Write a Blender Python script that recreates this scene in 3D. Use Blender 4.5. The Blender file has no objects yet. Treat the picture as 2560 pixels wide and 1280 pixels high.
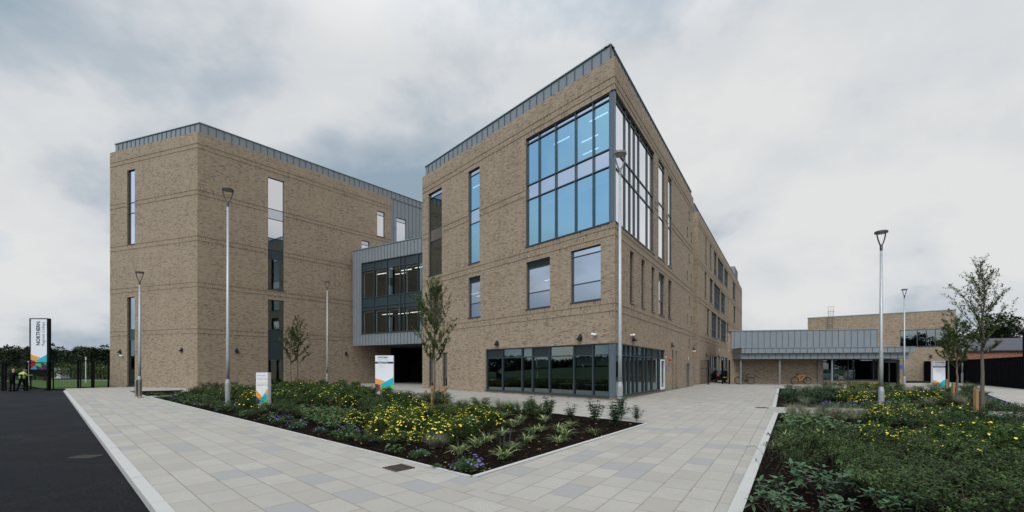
import bpy, bmesh, math, random
from mathutils import Vector, Matrix
PI = math.pi
S = bpy.context.scene
COL = S.collection

# ------------------------------------------------------------------ survey helpers
# focal length, centre and horizon of the photograph (in its 2560 px) and eye height in metres;
# used to turn measurements into metres on the ground and on the walls.
F, HX, HY, EYE = 1075.0, 1280.0, 921.0, 1.7

def G(px, py):
    Y = F * EYE / (py - HY)
    return ((px - HX) / F * Y, Y)

def P(px, py, Y):
    return Vector(((px - HX) / F * Y, Y, EYE + (HY - py) * Y / F))

class Wall:
    """vertical plane through p0 running along d; u metres along, z up, off = metres proud of it"""
    def __init__(s, p0, d, out=None):
        s.p = Vector((p0[0], p0[1])); s.d = Vector((d[0], d[1])).normalized()
        n = Vector((s.d.y, -s.d.x))
        ref = Vector(out) if out else -s.p
        if n.dot(ref) < 0: n = -n
        s.n = n
    def u(s, px):
        k = (px - HX) / F
        return (k * s.p.y - s.p.x) / (s.d.x - k * s.d.y)
    def z(s, px, py):
        return EYE + (HY - py) * (s.p.y + s.u(px) * s.d.y) / F
    def pt(s, u, z, off=0.0):
        q = s.p + s.d * u + s.n * off
        return Vector((q.x, q.y, z))
    def shift(s, du=0, off=0):
        w = Wall(s.p, s.d); w.n = s.n.copy(); w.p = s.p + s.d * du + s.n * off
        return w

# ------------------------------------------------------------------ mesh builder
class MB:
    def __init__(s): s.v = []; s.f = []; s.m = []; s.smooth = False
    def poly(s, pts, mi=0):
        i = len(s.v); s.v.extend([tuple(p) for p in pts])
        s.f.append(tuple(range(i, i + len(pts)))); s.m.append(mi)
    def hexa(s, a, mi=0):
        i = len(s.v); s.v.extend([tuple(p) for p in a])
        for q in ((0,3,2,1),(4,5,6,7),(0,1,5,4),(1,2,6,5),(2,3,7,6),(3,0,4,7)):
            s.f.append(tuple(i + k for k in q)); s.m.append(mi)
    def box(s, x0, x1, y0, y1, z0, z1, mi=0):
        s.hexa([(x0,y0,z0),(x1,y0,z0),(x1,y1,z0),(x0,y1,z0),(x0,y0,z1),(x1,y0,z1),(x1,y1,z1),(x0,y1,z1)], mi)
    def wbox(s, W, u0, u1, z0, z1, o0, o1, mi=0):
        a = [W.pt(u0,z0,o1), W.pt(u1,z0,o1), W.pt(u1,z0,o0), W.pt(u0,z0,o0),
             W.pt(u0,z1,o1), W.pt(u1,z1,o1), W.pt(u1,z1,o0), W.pt(u0,z1,o0)]
        s.hexa(a, mi)
    def tube(s, pts, radii, n=8, mi=0, caps=True):
        pts = [Vector(p) for p in pts]
        if not isinstance(radii, (list, tuple)): radii = [radii] * len(pts)
        base = len(s.v); prev = None
        for k, p in enumerate(pts):
            if k == 0: t = pts[1] - pts[0]
            elif k == len(pts) - 1: t = pts[-1] - pts[-2]
            else: t = pts[k+1] - pts[k-1]
            t = t.normalized() if t.length > 1e-9 else Vector((0,0,1))
            a = Vector((1,0,0)) if prev is None else prev
            if prev is None and abs(t.x) > .9: a = Vector((0,1,0))
            a = (a - t * a.dot(t)).normalized(); b = t.cross(a); prev = a
            for j in range(n):
                an = 2 * PI * j / n
                s.v.append(tuple(p + (a * math.cos(an) + b * math.sin(an)) * radii[k]))
        for k in range(len(pts) - 1):
            for j in range(n):
                j2 = (j + 1) % n
                s.f.append((base+k*n+j, base+k*n+j2, base+(k+1)*n+j2, base+(k+1)*n+j)); s.m.append(mi)
        if caps:
            s.f.append(tuple(base + j for j in reversed(range(n)))); s.m.append(mi)
            e = base + (len(pts)-1)*n
            s.f.append(tuple(e + j for j in range(n))); s.m.append(mi)
    def lathe(s, prof, c=(0,0,0), n=16, mi=0):
        base = len(s.v)
        for r, z in prof:
            for j in range(n):
                a = 2*PI*j/n
                s.v.append((c[0]+r*math.cos(a), c[1]+r*math.sin(a), c[2]+z))
        for k in range(len(prof)-1):
            for j in range(n):
                j2 = (j+1) % n
                s.f.append((base+k*n+j, base+k*n+j2, base+(k+1)*n+j2, base+(k+1)*n+j)); s.m.append(mi)
        s.f.append(tuple(base+j for j in reversed(range(n)))); s.m.append(mi)
        e = base+(len(prof)-1)*n
        s.f.append(tuple(e+j for j in range(n))); s.m.append(mi)
    def torus(s, c, ax, R, r, n=28, m=6, mi=0):
        ax = Vector(ax).normalized(); a = ax.orthogonal().normalized(); b = ax.cross(a)
        base = len(s.v)
        for i in range(n):
            t = 2*PI*i/n; d = a*math.cos(t)+b*math.sin(t)
            for j in range(m):
                q = 2*PI*j/m
                s.v.append(tuple(Vector(c)+d*(R+r*math.cos(q))+ax*(r*math.sin(q))))
        for i in range(n):
            for j in range(m):
                s.f.append((base+i*m+j, base+((i+1)%n)*m+j, base+((i+1)%n)*m+(j+1)%m, base+i*m+(j+1)%m)); s.m.append(mi)
    def ball(s, c, rx, ry, rz, n=12, m=8, mi=0):
        prof = []
        base = len(s.v)
        for k in range(m+1):
            ph = PI*k/m - PI/2
            for j in range(n):
                a = 2*PI*j/n
                s.v.append((c[0]+rx*math.cos(ph)*math.cos(a), c[1]+ry*math.cos(ph)*math.sin(a), c[2]+rz*math.sin(ph)))
        for k in range(m):
            for j in range(n):
                j2 = (j+1)%n
                s.f.append((base+k*n+j, base+k*n+j2, base+(k+1)*n+j2, base+(k+1)*n+j)); s.m.append(mi)

ORG = {}
MATS = {}
def mesh_of(mb, mats, org=(0,0,0), uv=True, name='m'):
    ox, oy, oz = org
    me = bpy.data.meshes.new(name)
    me.from_pydata([(x-ox, y-oy, z-oz) for x, y, z in mb.v], [], mb.f)
    if not isinstance(mats, (list, tuple)): mats = [mats]
    for m in mats: me.materials.append(MATS[m])
    if len(mats) > 1: me.polygons.foreach_set('material_index', mb.m)
    if mb.smooth: me.polygons.foreach_set('use_smooth', [True]*len(mb.f))
    if uv:
        ul = me.uv_layers.new(name='UVMap')
        data = [0.0] * (2*len(me.loops)); vs = mb.v; k = 0
        for f in mb.f:
            a, b, c = Vector(vs[f[0]]), Vector(vs[f[1]]), Vector(vs[f[2]])
            n = (b-a).cross(c-b)
            if n.length > 1e-12: n.normalize()
            if abs(n.z) > .7:
                for i in f: data[k] = vs[i][0]; data[k+1] = vs[i][1]; k += 2
            else:
                t = Vector((-n.y, n.x, 0))
                if t.length > 0: t.normalize()
                for i in f: data[k] = vs[i][0]*t.x + vs[i][1]*t.y; data[k+1] = vs[i][2]; k += 2
        ul.data.foreach_set('uv', data)
    me.update()
    return me

def obj(name, mb, mats, parent=None, uv=True, loc=None):
    """link a mesh; with a parent its vertices are stored relative to the thing's base"""
    org = ORG[parent.name] if parent else (loc or (0,0,0))
    o = bpy.data.objects.new(name, mesh_of(mb, mats, org, uv, name))
    COL.objects.link(o)
    if parent: o.parent = parent
    else: o.location = org
    ORG[o.name] = org
    return o

def tag(o, label=None, cat=None, group=None, kind=None):
    if label: o['label'] = label
    if cat: o['category'] = cat
    if group: o['group'] = group
    if kind: o['kind'] = kind
    return o

def thing(name, loc, label, cat, group=None):
    o = bpy.data.objects.new(name, None); COL.objects.link(o)
    o.location = loc; o.empty_display_size = .3
    ORG[o.name] = tuple(loc)
    return tag(o, label, cat, group)

def copy_tree(o, parent=None):
    c = o.copy(); COL.objects.link(c)
    if parent: c.parent = parent
    for ch in KIDS.get(o.name, [x for x in bpy.data.objects if x.parent == o]): copy_tree(ch, c)
    return c
KIDS = {}

# ------------------------------------------------------------------ materials
def new_mat(name):
    m = bpy.data.materials.new(name); m.use_nodes = True
    nt = m.node_tree; nt.nodes.clear()
    out = nt.nodes.new('ShaderNodeOutputMaterial'); MATS[name] = m
    return m, nt, out
def N(nt, t, **kw):
    n = nt.nodes.new(t)
    for k, v in kw.items():
        if hasattr(n, k): setattr(n, k, v)
        else: n.inputs[k].default_value = v
    return n
def L(nt, a, b): nt.links.new(a, b)
def rgb(c): return (c[0], c[1], c[2], 1)
def mixc(nt, fac, a, b, mode='MIX'):
    m = nt.nodes.new('ShaderNodeMix'); m.data_type = 'RGBA'; m.blend_type = mode
    for s, v in ((m.inputs[0], fac), (m.inputs[6], a), (m.inputs[7], b)):
        if hasattr(v, 'links'): nt.links.new(v, s)
        elif isinstance(v, (tuple, list)): s.default_value = rgb(v)
        else: s.default_value = v
    return m.outputs[2]
def ramp(nt, src, stops, interp='LINEAR'):
    r = nt.nodes.new('ShaderNodeValToRGB'); r.color_ramp.interpolation = interp
    el = r.color_ramp.elements
    while len(el) < len(stops): el.new(.5)
    for e, (p, c) in zip(el, stops):
        e.position = p; e.color = rgb(c) if isinstance(c, (tuple, list)) else (c, c, c, 1)
    nt.links.new(src, r.inputs[0])
    return r.outputs[0]
def math_(nt, op, a, b=None, clamp=False):
    m = nt.nodes.new('ShaderNodeMath'); m.operation = op; m.use_clamp = clamp
    for s, v in ((m.inputs[0], a), (m.inputs[1], b)):
        if v is None: continue
        if hasattr(v, 'links'): nt.links.new(v, s)
        else: s.default_value = v
    return m.outputs[0]
def noise(nt, vec, scale, detail=4, rough=.55, dist=0):
    n = nt.nodes.new('ShaderNodeTexNoise'); n.inputs['Scale'].default_value = scale
    n.inputs['Detail'].default_value = detail; n.inputs['Roughness'].default_value = rough
    n.inputs['Distortion'].default_value = dist
    if vec is not None: nt.links.new(vec, n.inputs['Vector'])
    return n.outputs[0]
def principled(nt, out, col, rough=.6, metal=0, spec=None, bump=None, bstr=.3, bdist=.01):
    p = nt.nodes.new('ShaderNodeBsdfPrincipled')
    if hasattr(col, 'links'): nt.links.new(col, p.inputs['Base Color'])
    else: p.inputs['Base Color'].default_value = rgb(col)
    if hasattr(rough, 'links'): nt.links.new(rough, p.inputs['Roughness'])
    else: p.inputs['Roughness'].default_value = rough
    p.inputs['Metallic'].default_value = metal
    if spec is not None: p.inputs['Specular IOR Level'].default_value = spec
    if bump is not None:
        b = nt.nodes.new('ShaderNodeBump'); b.inputs['Strength'].default_value = bstr
        b.inputs['Distance'].default_value = bdist
        nt.links.new(bump, b.inputs['Height']); nt.links.new(b.outputs[0], p.inputs['Normal'])
    nt.links.new(p.outputs[0], out.inputs[0])
    return p

def simple(name, col, rough=.6, metal=0, var=.12, scale=3.0, bstr=0, spec=None):
    m, nt, out = new_mat(name)
    tc = N(nt, 'ShaderNodeTexCoord')
    nz = noise(nt, tc.outputs['Object'], scale, 5)
    c = mixc(nt, nz, tuple(x*(1-var) for x in col), tuple(min(1, x*(1+var)) for x in col))
    rr = ramp(nt, nz, [(0.3, rough*.85), (.7, min(1, rough*1.15))])
    principled(nt, out, c, rr, metal, spec, nz if bstr else None, bstr)
    return m

def brick_mat(name, dark, light, mortar, soldier=False, wet=.0):
    m, nt, out = new_mat(name)
    uv = N(nt, 'ShaderNodeUVMap')
    vec = uv.outputs[0]
    if soldier:
        sx = N(nt, 'ShaderNodeSeparateXYZ'); L(nt, vec, sx.inputs[0])
        cx = N(nt, 'ShaderNodeCombineXYZ'); L(nt, sx.outputs[1], cx.inputs[0]); L(nt, sx.outputs[0], cx.inputs[1])
        vec = cx.outputs[0]
    b = N(nt, 'ShaderNodeTexBrick'); L(nt, vec, b.inputs['Vector'])
    b.inputs['Scale'].default_value = 1; b.inputs['Brick Width'].default_value = .225
    b.inputs['Row Height'].default_value = .075; b.inputs['Mortar Size'].default_value = .008
    b.inputs['Mortar Smooth'].default_value = .3; b.inputs['Bias'].default_value = 0
    if soldier: b.offset = 0.0
    b.inputs['Color1'].default_value = (0,0,0,1); b.inputs['Color2'].default_value = (1,1,1,1)
    b.inputs['Mortar'].default_value = (.5,.5,.5,1)
    body = ramp(nt, b.outputs['Color'], [(0.0, tuple(x*.52 for x in dark)), (.10, tuple(x*.8 for x in dark)), (.16, dark), (.5, tuple((a+c)/2 for a, c in zip(dark, light))), (.95, light)])
    n1 = noise(nt, uv.outputs[0], .35, 4); n2 = noise(nt, uv.outputs[0], 9, 4)
    body = mixc(nt, math_(nt, 'MULTIPLY', n2, .18), body, tuple(x*.6 for x in dark))
    body = mixc(nt, ramp(nt, n1, [(.35, 0.0), (.75, .28)]), body, tuple(x*1.15 for x in light))
    # lime bloom in runs below some courses
    mp = N(nt, 'ShaderNodeMapping'); L(nt, uv.outputs[0], mp.inputs[0]); mp.inputs['Scale'].default_value = (.5, 2.2, 1)
    n3 = noise(nt, mp.outputs[0], .9, 6, .7)
    body = mixc(nt, ramp(nt, n3, [(.60, 0.0), (.74, .30)]), body, (.42, .38, .33))
    # rain runs: dark vertical streaks of dirt
    ms = N(nt, 'ShaderNodeMapping'); L(nt, uv.outputs[0], ms.inputs[0]); ms.inputs['Scale'].default_value = (2.4, .16, 1)
    body = mixc(nt, ramp(nt, noise(nt, ms.outputs[0], 1.0, 6, .65), [(.50, 0.0), (.72, .34)]), body, tuple(x*.62 for x in dark))
    c = mixc(nt, b.outputs['Fac'], body, mortar)
    h = math_(nt, 'SUBTRACT', n2, b.outputs['Fac'])
    principled(nt, out, c, .86, 0, .3, h, .5, .012)
    return m

def paving_mat(name, ang, bw, rh, ox=0.0, oy=0.0):
    m, nt, out = new_mat(name)
    tc = N(nt, 'ShaderNodeTexCoord'); obv = tc.outputs['Object']
    mp = N(nt, 'ShaderNodeMapping'); L(nt, obv, mp.inputs[0]); mp.inputs['Rotation'].default_value = (0, 0, -ang)
    mp.inputs['Location'].default_value = (ox, oy, 0)
    b = N(nt, 'ShaderNodeTexBrick'); L(nt, mp.outputs[0], b.inputs['Vector'])
    b.inputs['Scale'].default_value = 1; b.inputs['Brick Width'].default_value = bw
    b.inputs['Row Height'].default_value = rh; b.inputs['Mortar Size'].default_value = .006
    b.inputs['Mortar Smooth'].default_value = .2; b.inputs['Bias'].default_value = 0
    b.offset = .37; b.offset_frequency = 3; b.squash = 1.0
    b.inputs['Color1'].default_value = (0,0,0,1); b.inputs['Color2'].default_value = (1,1,1,1); b.inputs['Mortar'].default_value = (0,0,0,1)
    slab = ramp(nt, b.outputs['Color'], [(0.0, (.300,.287,.262)), (.25, (.345,.331,.307)), (.55, (.318,.306,.286)), (.80, (.35,.34,.32)), (.87, (.245,.257,.28))], 'CONSTANT')
    g = noise(nt, obv, 85, 3, .8); g2 = noise(nt, obv, 1.1, 6, .6); g3 = noise(nt, obv, 24, 5, .8)
    slab = mixc(nt, ramp(nt, g, [(.40, .60), (.58, 0.0)]), slab, (.20,.185,.155))
    slab = mixc(nt, ramp(nt, g3, [(.38, .34), (.58, 0.0)]), slab, (.25,.232,.20))
    slab = mixc(nt, ramp(nt, g2, [(.40, 0.0), (.72, .55)]), slab, (.24,.228,.205))
    # dirt swept against the joints
    bb = N(nt, 'ShaderNodeTexBrick'); L(nt, mp.outputs[0], bb.inputs['Vector'])
    bb.inputs['Scale'].default_value = 1; bb.inputs['Brick Width'].default_value = bw; bb.inputs['Row Height'].default_value = rh
    bb.inputs['Mortar Size'].default_value = .035; bb.inputs['Mortar Smooth'].default_value = 1.0; bb.offset = .37; bb.offset_frequency = 3
    dirt = math_(nt, 'MULTIPLY', bb.outputs['Fac'], ramp(nt, noise(nt, obv, 2.3, 4), [(.52, 0.0), (.72, .55)]))
    slab = mixc(nt, dirt, slab, (.17,.135,.10))
    c = mixc(nt, b.outputs['Fac'], slab, (.175,.158,.13))
    h = math_(nt, 'SUBTRACT', math_(nt, 'MULTIPLY', g3, .35), b.outputs['Fac'])
    principled(nt, out, c, .82, 0, .3, h, .5, .008)
    return m

def leaf_mat(name, a, b, rough=.5, tr=.12):
    m, nt, out = new_mat(name)
    ge = N(nt, 'ShaderNodeNewGeometry'); oi = N(nt, 'ShaderNodeObjectInfo')
    r = math_(nt, 'ADD', math_(nt, 'MULTIPLY', ge.outputs['Random Per Island'], .75), math_(nt, 'MULTIPLY', oi.outputs['Random'], .25))
    c = ramp(nt, r, [(0.0, a), (.55, tuple((x+y)/2 for x, y in zip(a, b))), (1.0, b)])
    p = N(nt, 'ShaderNodeBsdfPrincipled'); L(nt, c, p.inputs['Base Color']); p.inputs['Roughness'].default_value = rough
    p.inputs['Specular IOR Level'].default_value = .30 if rough < .45 else .10
    t = N(nt, 'ShaderNodeBsdfTranslucent'); L(nt, c, t.inputs[0])
    mx = N(nt, 'ShaderNodeMixShader'); mx.inputs[0].default_value = tr
    L(nt, p.outputs[0], mx.inputs[1]); L(nt, t.outputs[0], mx.inputs[2]); L(nt, mx.outputs[0], out.inputs[0])
    return m

def glass_mat(name, refl, trans, lo, hi, rough=.0, warp=.004):
    m, nt, out = new_mat(name)
    lw = N(nt, 'ShaderNodeLayerWeight'); lw.inputs[0].default_value = .5
    fac = ramp(nt, lw.outputs['Facing'], [(0.0, lo), (1.0, hi)])
    gl = N(nt, 'ShaderNodeBsdfGlossy'); gl.inputs['Color'].default_value = rgb(refl); gl.inputs['Roughness'].default_value = rough
    tc = N(nt, 'ShaderNodeTexCoord'); nz = noise(nt, tc.outputs['Object'], .7, 1)
    bu = N(nt, 'ShaderNodeBump'); bu.inputs['Strength'].default_value = .5; bu.inputs['Distance'].default_value = warp
    L(nt, nz, bu.inputs['Height']); L(nt, bu.outputs[0], gl.inputs['Normal'])
    tr = N(nt, 'ShaderNodeBsdfTransparent'); tr.inputs[0].default_value = rgb(trans)
    mx = N(nt, 'ShaderNodeMixShader'); L(nt, fac, mx.inputs[0]); L(nt, tr.outputs[0], mx.inputs[1]); L(nt, gl.outputs[0], mx.inputs[2])
    L(nt, mx.outputs[0], out.inputs[0])
    return m

def emit_mat(name, col, st):
    m, nt, out = new_mat(name)
    e = N(nt, 'ShaderNodeEmission'); e.inputs[0].default_value = rgb(col); e.inputs[1].default_value = st
    L(nt, e.outputs[0], out.inputs[0])

brick_mat('brick', (.205,.155,.112), (.315,.252,.176), (.258,.214,.165))
brick_mat('brick_soldier', (.210,.160,.116), (.32,.256,.180), (.21,.172,.135), True)
brick_mat('red_brick', (.20,.075,.05), (.32,.13,.08), (.25,.2,.17))
DL = math.atan2(.679, -.734); DR = math.atan2(.841, .541)
paving_mat('paving_left_mat', DL, .64, .42, 0, .085)
paving_mat('paving_right_mat', DR, .60, .40, 0, .05)
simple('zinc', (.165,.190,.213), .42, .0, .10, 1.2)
simple('zinc_joint_shade', (.062,.073,.083), .6)  # seam strips: shade of the joint gaps put into the colour
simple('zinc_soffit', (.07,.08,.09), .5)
simple('coping', (.20,.25,.27), .4, .3)
simple('frame_metal', (.030,.045,.055), .35, .0, .08, 2)
simple('panel_dark', (.022,.038,.046), .25, 0, .1, 1)
simple('louvre_metal', (.028,.040,.048), .45)
simple('galvanised', (.31,.33,.345), .42, .35, .28, 14)
simple('lamp_metal', (.055,.062,.068), .45, .2)
simple('lamp_grey', (.15,.16,.17), .45, .2)
simple('lens_mat', (.35,.32,.27), .3)
simple('steel', (.34,.32,.28), .35, .7, .15, 6)
simple('black_metal', (.005,.0055,.0065), .6, 0, .1, 3, 0, .08)
simple('white_paint', (.62,.64,.68), .4, 0, .03)
simple('white_plastic', (.7,.7,.68), .4, 0, .03)
simple('dark_fixture', (.012,.016,.020), .5, 0, .1, 3, 0, .2)
simple('plinth_grey', (.22,.22,.22), .5)
simple('navy_paint', (.012,.02,.045), .35)
simple('grey_lettering', (.22,.25,.30), .5)
simple('orange_paint', (.62,.27,.035), .45, 0, .03)
simple('cyan_paint', (.0,.34,.45), .45, 0, .03)
simple('green_paint', (.09,.42,.10), .45, 0, .03)
simple('purple_paint', (.055,.02,.10), .45, 0, .03)
simple('crimson_paint', (.33,.004,.04), .45, 0, .03)
simple('cream_paint', (.62,.56,.45), .5, 0, .03)
simple('blue_notice', (.03,.12,.40), .4, 0, .03)
simple('alarm_red', (.42,.02,.015), .35, 0, .03)
simple('door_steel', (.085,.095,.11), .4)
simple('timber', (.27,.155,.065), .75, 0, .3, 12)
simple('strap', (.012,.012,.012), .7)
simple('kerb_stone', (.35,.35,.34), .8, 0, .14, 60)
simple('concrete', (.30,.29,.27), .85, 0, .12, 5)
simple('dark_timber', (.005,.0055,.008), .9, 0, .1, 3, 0, .03)
simple('grate_iron', (.050,.040,.032), .6, .2, .3, 20)
simple('grate_hole', (.008,.007,.006), .9)
simple('slate', (.035,.04,.05), .6, 0, .2, 4)
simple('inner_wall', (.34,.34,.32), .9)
simple('ceiling_tile', (.62,.62,.60), .9)
simple('inner_floor', (.09,.085,.08), .6)
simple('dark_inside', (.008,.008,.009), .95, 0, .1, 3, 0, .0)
simple('blind_fabric', (.50,.50,.47), .8)
simple('bark', (.10,.085,.065), .9, 0, .4, 25)
simple('bark_dark', (.045,.036,.028), .9, 0, .3, 15)
simple('tyre', (.010,.010,.010), .8)
simple('car_black', (.006,.006,.008), .12)
simple('car_silver', (.45,.47,.50), .25)
simple('rim_metal', (.3,.3,.32), .3, .6)
simple('car_glass', (.01,.015,.02), .05)
simple('tail_red', (.35,.01,.01), .3)
simple('plate_yellow', (.65,.48,.02), .4)
simple('bike_orange', (.62,.27,.02), .3)
simple('bike_red', (.45,.015,.02), .3)
simple('bike_black', (.008,.008,.008), .4)
simple('skin', (.42,.25,.18), .55)
simple('cloth_black', (.005,.005,.006), .95, 0, .1, 3, 0, .05)
simple('hivis', (.28,.42,.03), .7)
simple('reflective', (.55,.55,.55), .3)
simple('hair_grey', (.17,.15,.13), .8)
simple('far_paint', (.45,.47,.48), .7)
simple('pink_cladding', (.26,.14,.12), .6, 0, .1)
emit_mat('lit_tube', (1, .97, .88), 2.6)
glass_mat('glass', (.88,.89,.96), (.40,.45,.45), .55, 1.0)
glass_mat('glass_bright', (.93,.93,.97), (.30,.32,.33), .70, 1.0)
glass_mat('glass_dark', (.44,.53,.54), (.26,.33,.33), .32, .9)
glass_mat('glass_blue', (.52,.83,.95), (.36,.60,.72), .64, .95)
glass_mat('glass_spandrel', (.84,.87,.92), (.02,.02,.03), .75, .98)
glass_mat('glass_frost', (.62,.64,.72), (.08,.08,.09), .75, .95, .10)
glass_mat('glass_bridge', (.55,.62,.66), (.50,.54,.54), .10, .55)
# asphalt
m, nt, out = new_mat('asphalt')
tc = N(nt, 'ShaderNodeTexCoord')
n1 = ramp(nt, noise(nt, tc.outputs['Object'], 48, 4, .85), [(.44, 0.0), (.62, 1.0)]); n2 = noise(nt, tc.outputs['Object'], .5, 5, .6, .6)
mp = N(nt, 'ShaderNodeMapping'); L(nt, tc.outputs['Object'], mp.inputs[0]); mp.inputs['Rotation'].default_value = (0,0,-DL); mp.inputs['Scale'].default_value = (.25, 2.5, 1)
n3 = noise(nt, mp.outputs[0], .8, 6, .65)
c = mixc(nt, n1, (.0005,.0006,.0008), (.034,.037,.044))
c = mixc(nt, ramp(nt, n2, [(.42, 0.0), (.62, .65)]), c, (.019,.021,.025))
c = mixc(nt, ramp(nt, n3, [(.5, 0.0), (.75, .6)]), c, (.006,.006,.007))
rr = ramp(nt, n2, [(.35, .62), (.65, .85)])
principled(nt, out, c, rr, 0, .08, n1, .9, .012)
# bark mulch
m, nt, out = new_mat('soil_mat')
tc = N(nt, 'ShaderNodeTexCoord')
v = N(nt, 'ShaderNodeTexVoronoi'); L(nt, tc.outputs['Object'], v.inputs['Vector']); v.inputs['Scale'].default_value = 38
n1 = noise(nt, tc.outputs['Object'], 30, 5, .7)
sep = N(nt, 'ShaderNodeSeparateColor'); L(nt, v.outputs['Color'], sep.inputs[0])
c = ramp(nt, sep.outputs[0], [(0.0, (.0015,.001,.001)), (.6, (.0045,.003,.002)), (.93, (.018,.010,.007)), (.985, (.09,.06,.04))])
c = mixc(nt, ramp(nt, n1, [(.4, .0), (.65, .7)]), c, (.003,.0022,.002))
principled(nt, out, c, .95, 0, .04, math_(nt, 'ADD', n1, sep.outputs[1]), 1.0, .03)
simple('bark_chip', (.011,.006,.004), .9, 0, .6, 30, 0, .05)
# grass, hill
m, nt, out = new_mat('grass_mat')
tc = N(nt, 'ShaderNodeTexCoord'); n1 = noise(nt, tc.outputs['Object'], 40, 4); n2 = noise(nt, tc.outputs['Object'], .4, 4)
c = mixc(nt, n1, (.016,.055,.007), (.045,.12,.018)); c = mixc(nt, n2, c, (.05,.085,.02))
principled(nt, out, c, .9, 0, .2, n1, .5, .05)
m, nt, out = new_mat('bank_mat')
tc = N(nt, 'ShaderNodeTexCoord'); n1 = noise(nt, tc.outputs['Object'], 1.3, 8, .75); n2 = noise(nt, tc.outputs['Object'], .12, 4)
c = mixc(nt, n1, (.006,.014,.005), (.045,.065,.028)); c = mixc(nt, ramp(nt, n2, [(.4,0.0),(.6,.7)]), c, (.016,.028,.012))
principled(nt, out, c, .95, 0, .1, n1, .6, .2)
m, nt, out = new_mat('field_mat')
tc = N(nt, 'ShaderNodeTexCoord'); n1 = noise(nt, tc.outputs['Object'], .06, 8, .75); n2 = noise(nt, tc.outputs['Object'], .015, 3)
c = mixc(nt, n1, (.012,.022,.012), (.04,.06,.03)); c = mixc(nt, ramp(nt, n2, [(.4,0.0),(.6,.5)]), c, (.035,.055,.035))
principled(nt, out, c, .95, 0, .1)
# foliage
leaf_mat('leaf_tree', (.020,.045,.008), (.140,.195,.045))
leaf_mat('leaf_far', (.006,.014,.007), (.030,.048,.018))
leaf_mat('leaf_hedge', (.022,.050,.012), (.12,.17,.05))
leaf_mat('leaf_potentilla', (.010,.032,.008), (.070,.125,.030))
leaf_mat('leaf_fine', (.004,.016,.006), (.085,.140,.038))
leaf_mat('leaf_glossy', (.007,.028,.012), (.036,.088,.030), .45, .10)
leaf_mat('leaf_viburnum', (.014,.048,.020), (.060,.120,.052), .36, .08)
leaf_mat('leaf_bergenia', (.014,.046,.014), (.075,.135,.035), .40, .15)
leaf_mat('leaf_red', (.10,.035,.015), (.17,.08,.03), .5)
leaf_mat('leaf_strap', (.028,.070,.018), (.080,.150,.040), .4)
leaf_mat('leaf_cream', (.30,.36,.14), (.52,.56,.28), .4)
leaf_mat('leaf_stipa', (.085,.100,.065), (.25,.26,.18), .7)
leaf_mat('leaf_geranium', (.026,.062,.026), (.075,.135,.050))
leaf_mat('petal_yellow', (.68,.54,.035), (.90,.78,.12), .5, .1)
leaf_mat('petal_purple', (.11,.075,.26), (.22,.17,.42), .5, .2)
leaf_mat('spike_purple', (.06,.04,.13), (.16,.10,.28), .6, .1)
leaf_mat('dry_leaf', (.25,.16,.08), (.45,.33,.20), .7, .1)
SUNE = 1.5; EXPO = 0.03
SKYP = dict(dark=(.28,.37,.45), mid=(.47,.525,.58), light=(.65,.675,.70), white=(.74,.745,.745), glow=2.7, over=1.0, nish=.15, gapdir=(-.84,-.04,.54))
# ================================================================== ground
def struct(name, mb, mat, loc=None):
    o = obj(name, mb, mat, loc=loc); return tag(o, kind='structure')
dK = Vector((-.7345, .6786))              # direction of the road kerb and of the long joints on the left
nK = Vector((.6786, .7345))
K0 = Vector((-3.99, 5.10))                # a point of the kerb's inner edge
def kp(t, o=0): q = K0 + dK*t + nK*o; return (q.x, q.y)
SEAM = Vector((-.57, 6.13))
wS = (SEAM - K0).dot(nK)
mb = MB(); mb.poly([(-1500,-1500,-.40), (1500,-1500,-.40), (1500,1500,-.40), (-1500,1500,-.40)]); struct('ground', mb, 'field_mat')
def sheet(mb, pts, z, mi=0): mb.poly([(x, y, z) for x, y in pts], mi)
mb = MB(); sheet(mb, [kp(-26,-.15), kp(75,-.15), kp(75,-11), kp(-26,-11)][::-1], -.115); struct('road', mb, 'asphalt')
mb = MB(); sheet(mb, [kp(-26,0), kp(-26,wS), kp(46,wS), kp(46,0)], 0.0)
sheet(mb, [kp(-26,0), kp(46,0), kp(46,-.02), kp(-26,-.02)], -.2); struct('pavement_beside_road', mb, 'paving_left_mat')
mb = MB()
prof = [(-11,-.12), (-11.15,.02), (-13,.05), (-22,.7), (-38,1.7), (-60,2.3), (-90,2.5)]
for i in range(-30, 75, 5):
    for (o0, z0_), (o1, z1_) in zip(prof, prof[1:]): mb.poly([(*kp(i,o0),z0_), (*kp(i+5,o0),z0_), (*kp(i+5,o1),z1_), (*kp(i,o1),z1_)])
struct('grass_bank', mb, 'bank_mat')
a = kp(-26, wS); b_ = kp(46, wS)
mb = MB(); sheet(mb, [a, (60,-20), (95,20), (95,75), (20,110), (-25,80), (-31.5,41), b_], 0.0); struct('plaza_paving', mb, 'paving_right_mat')
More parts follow.
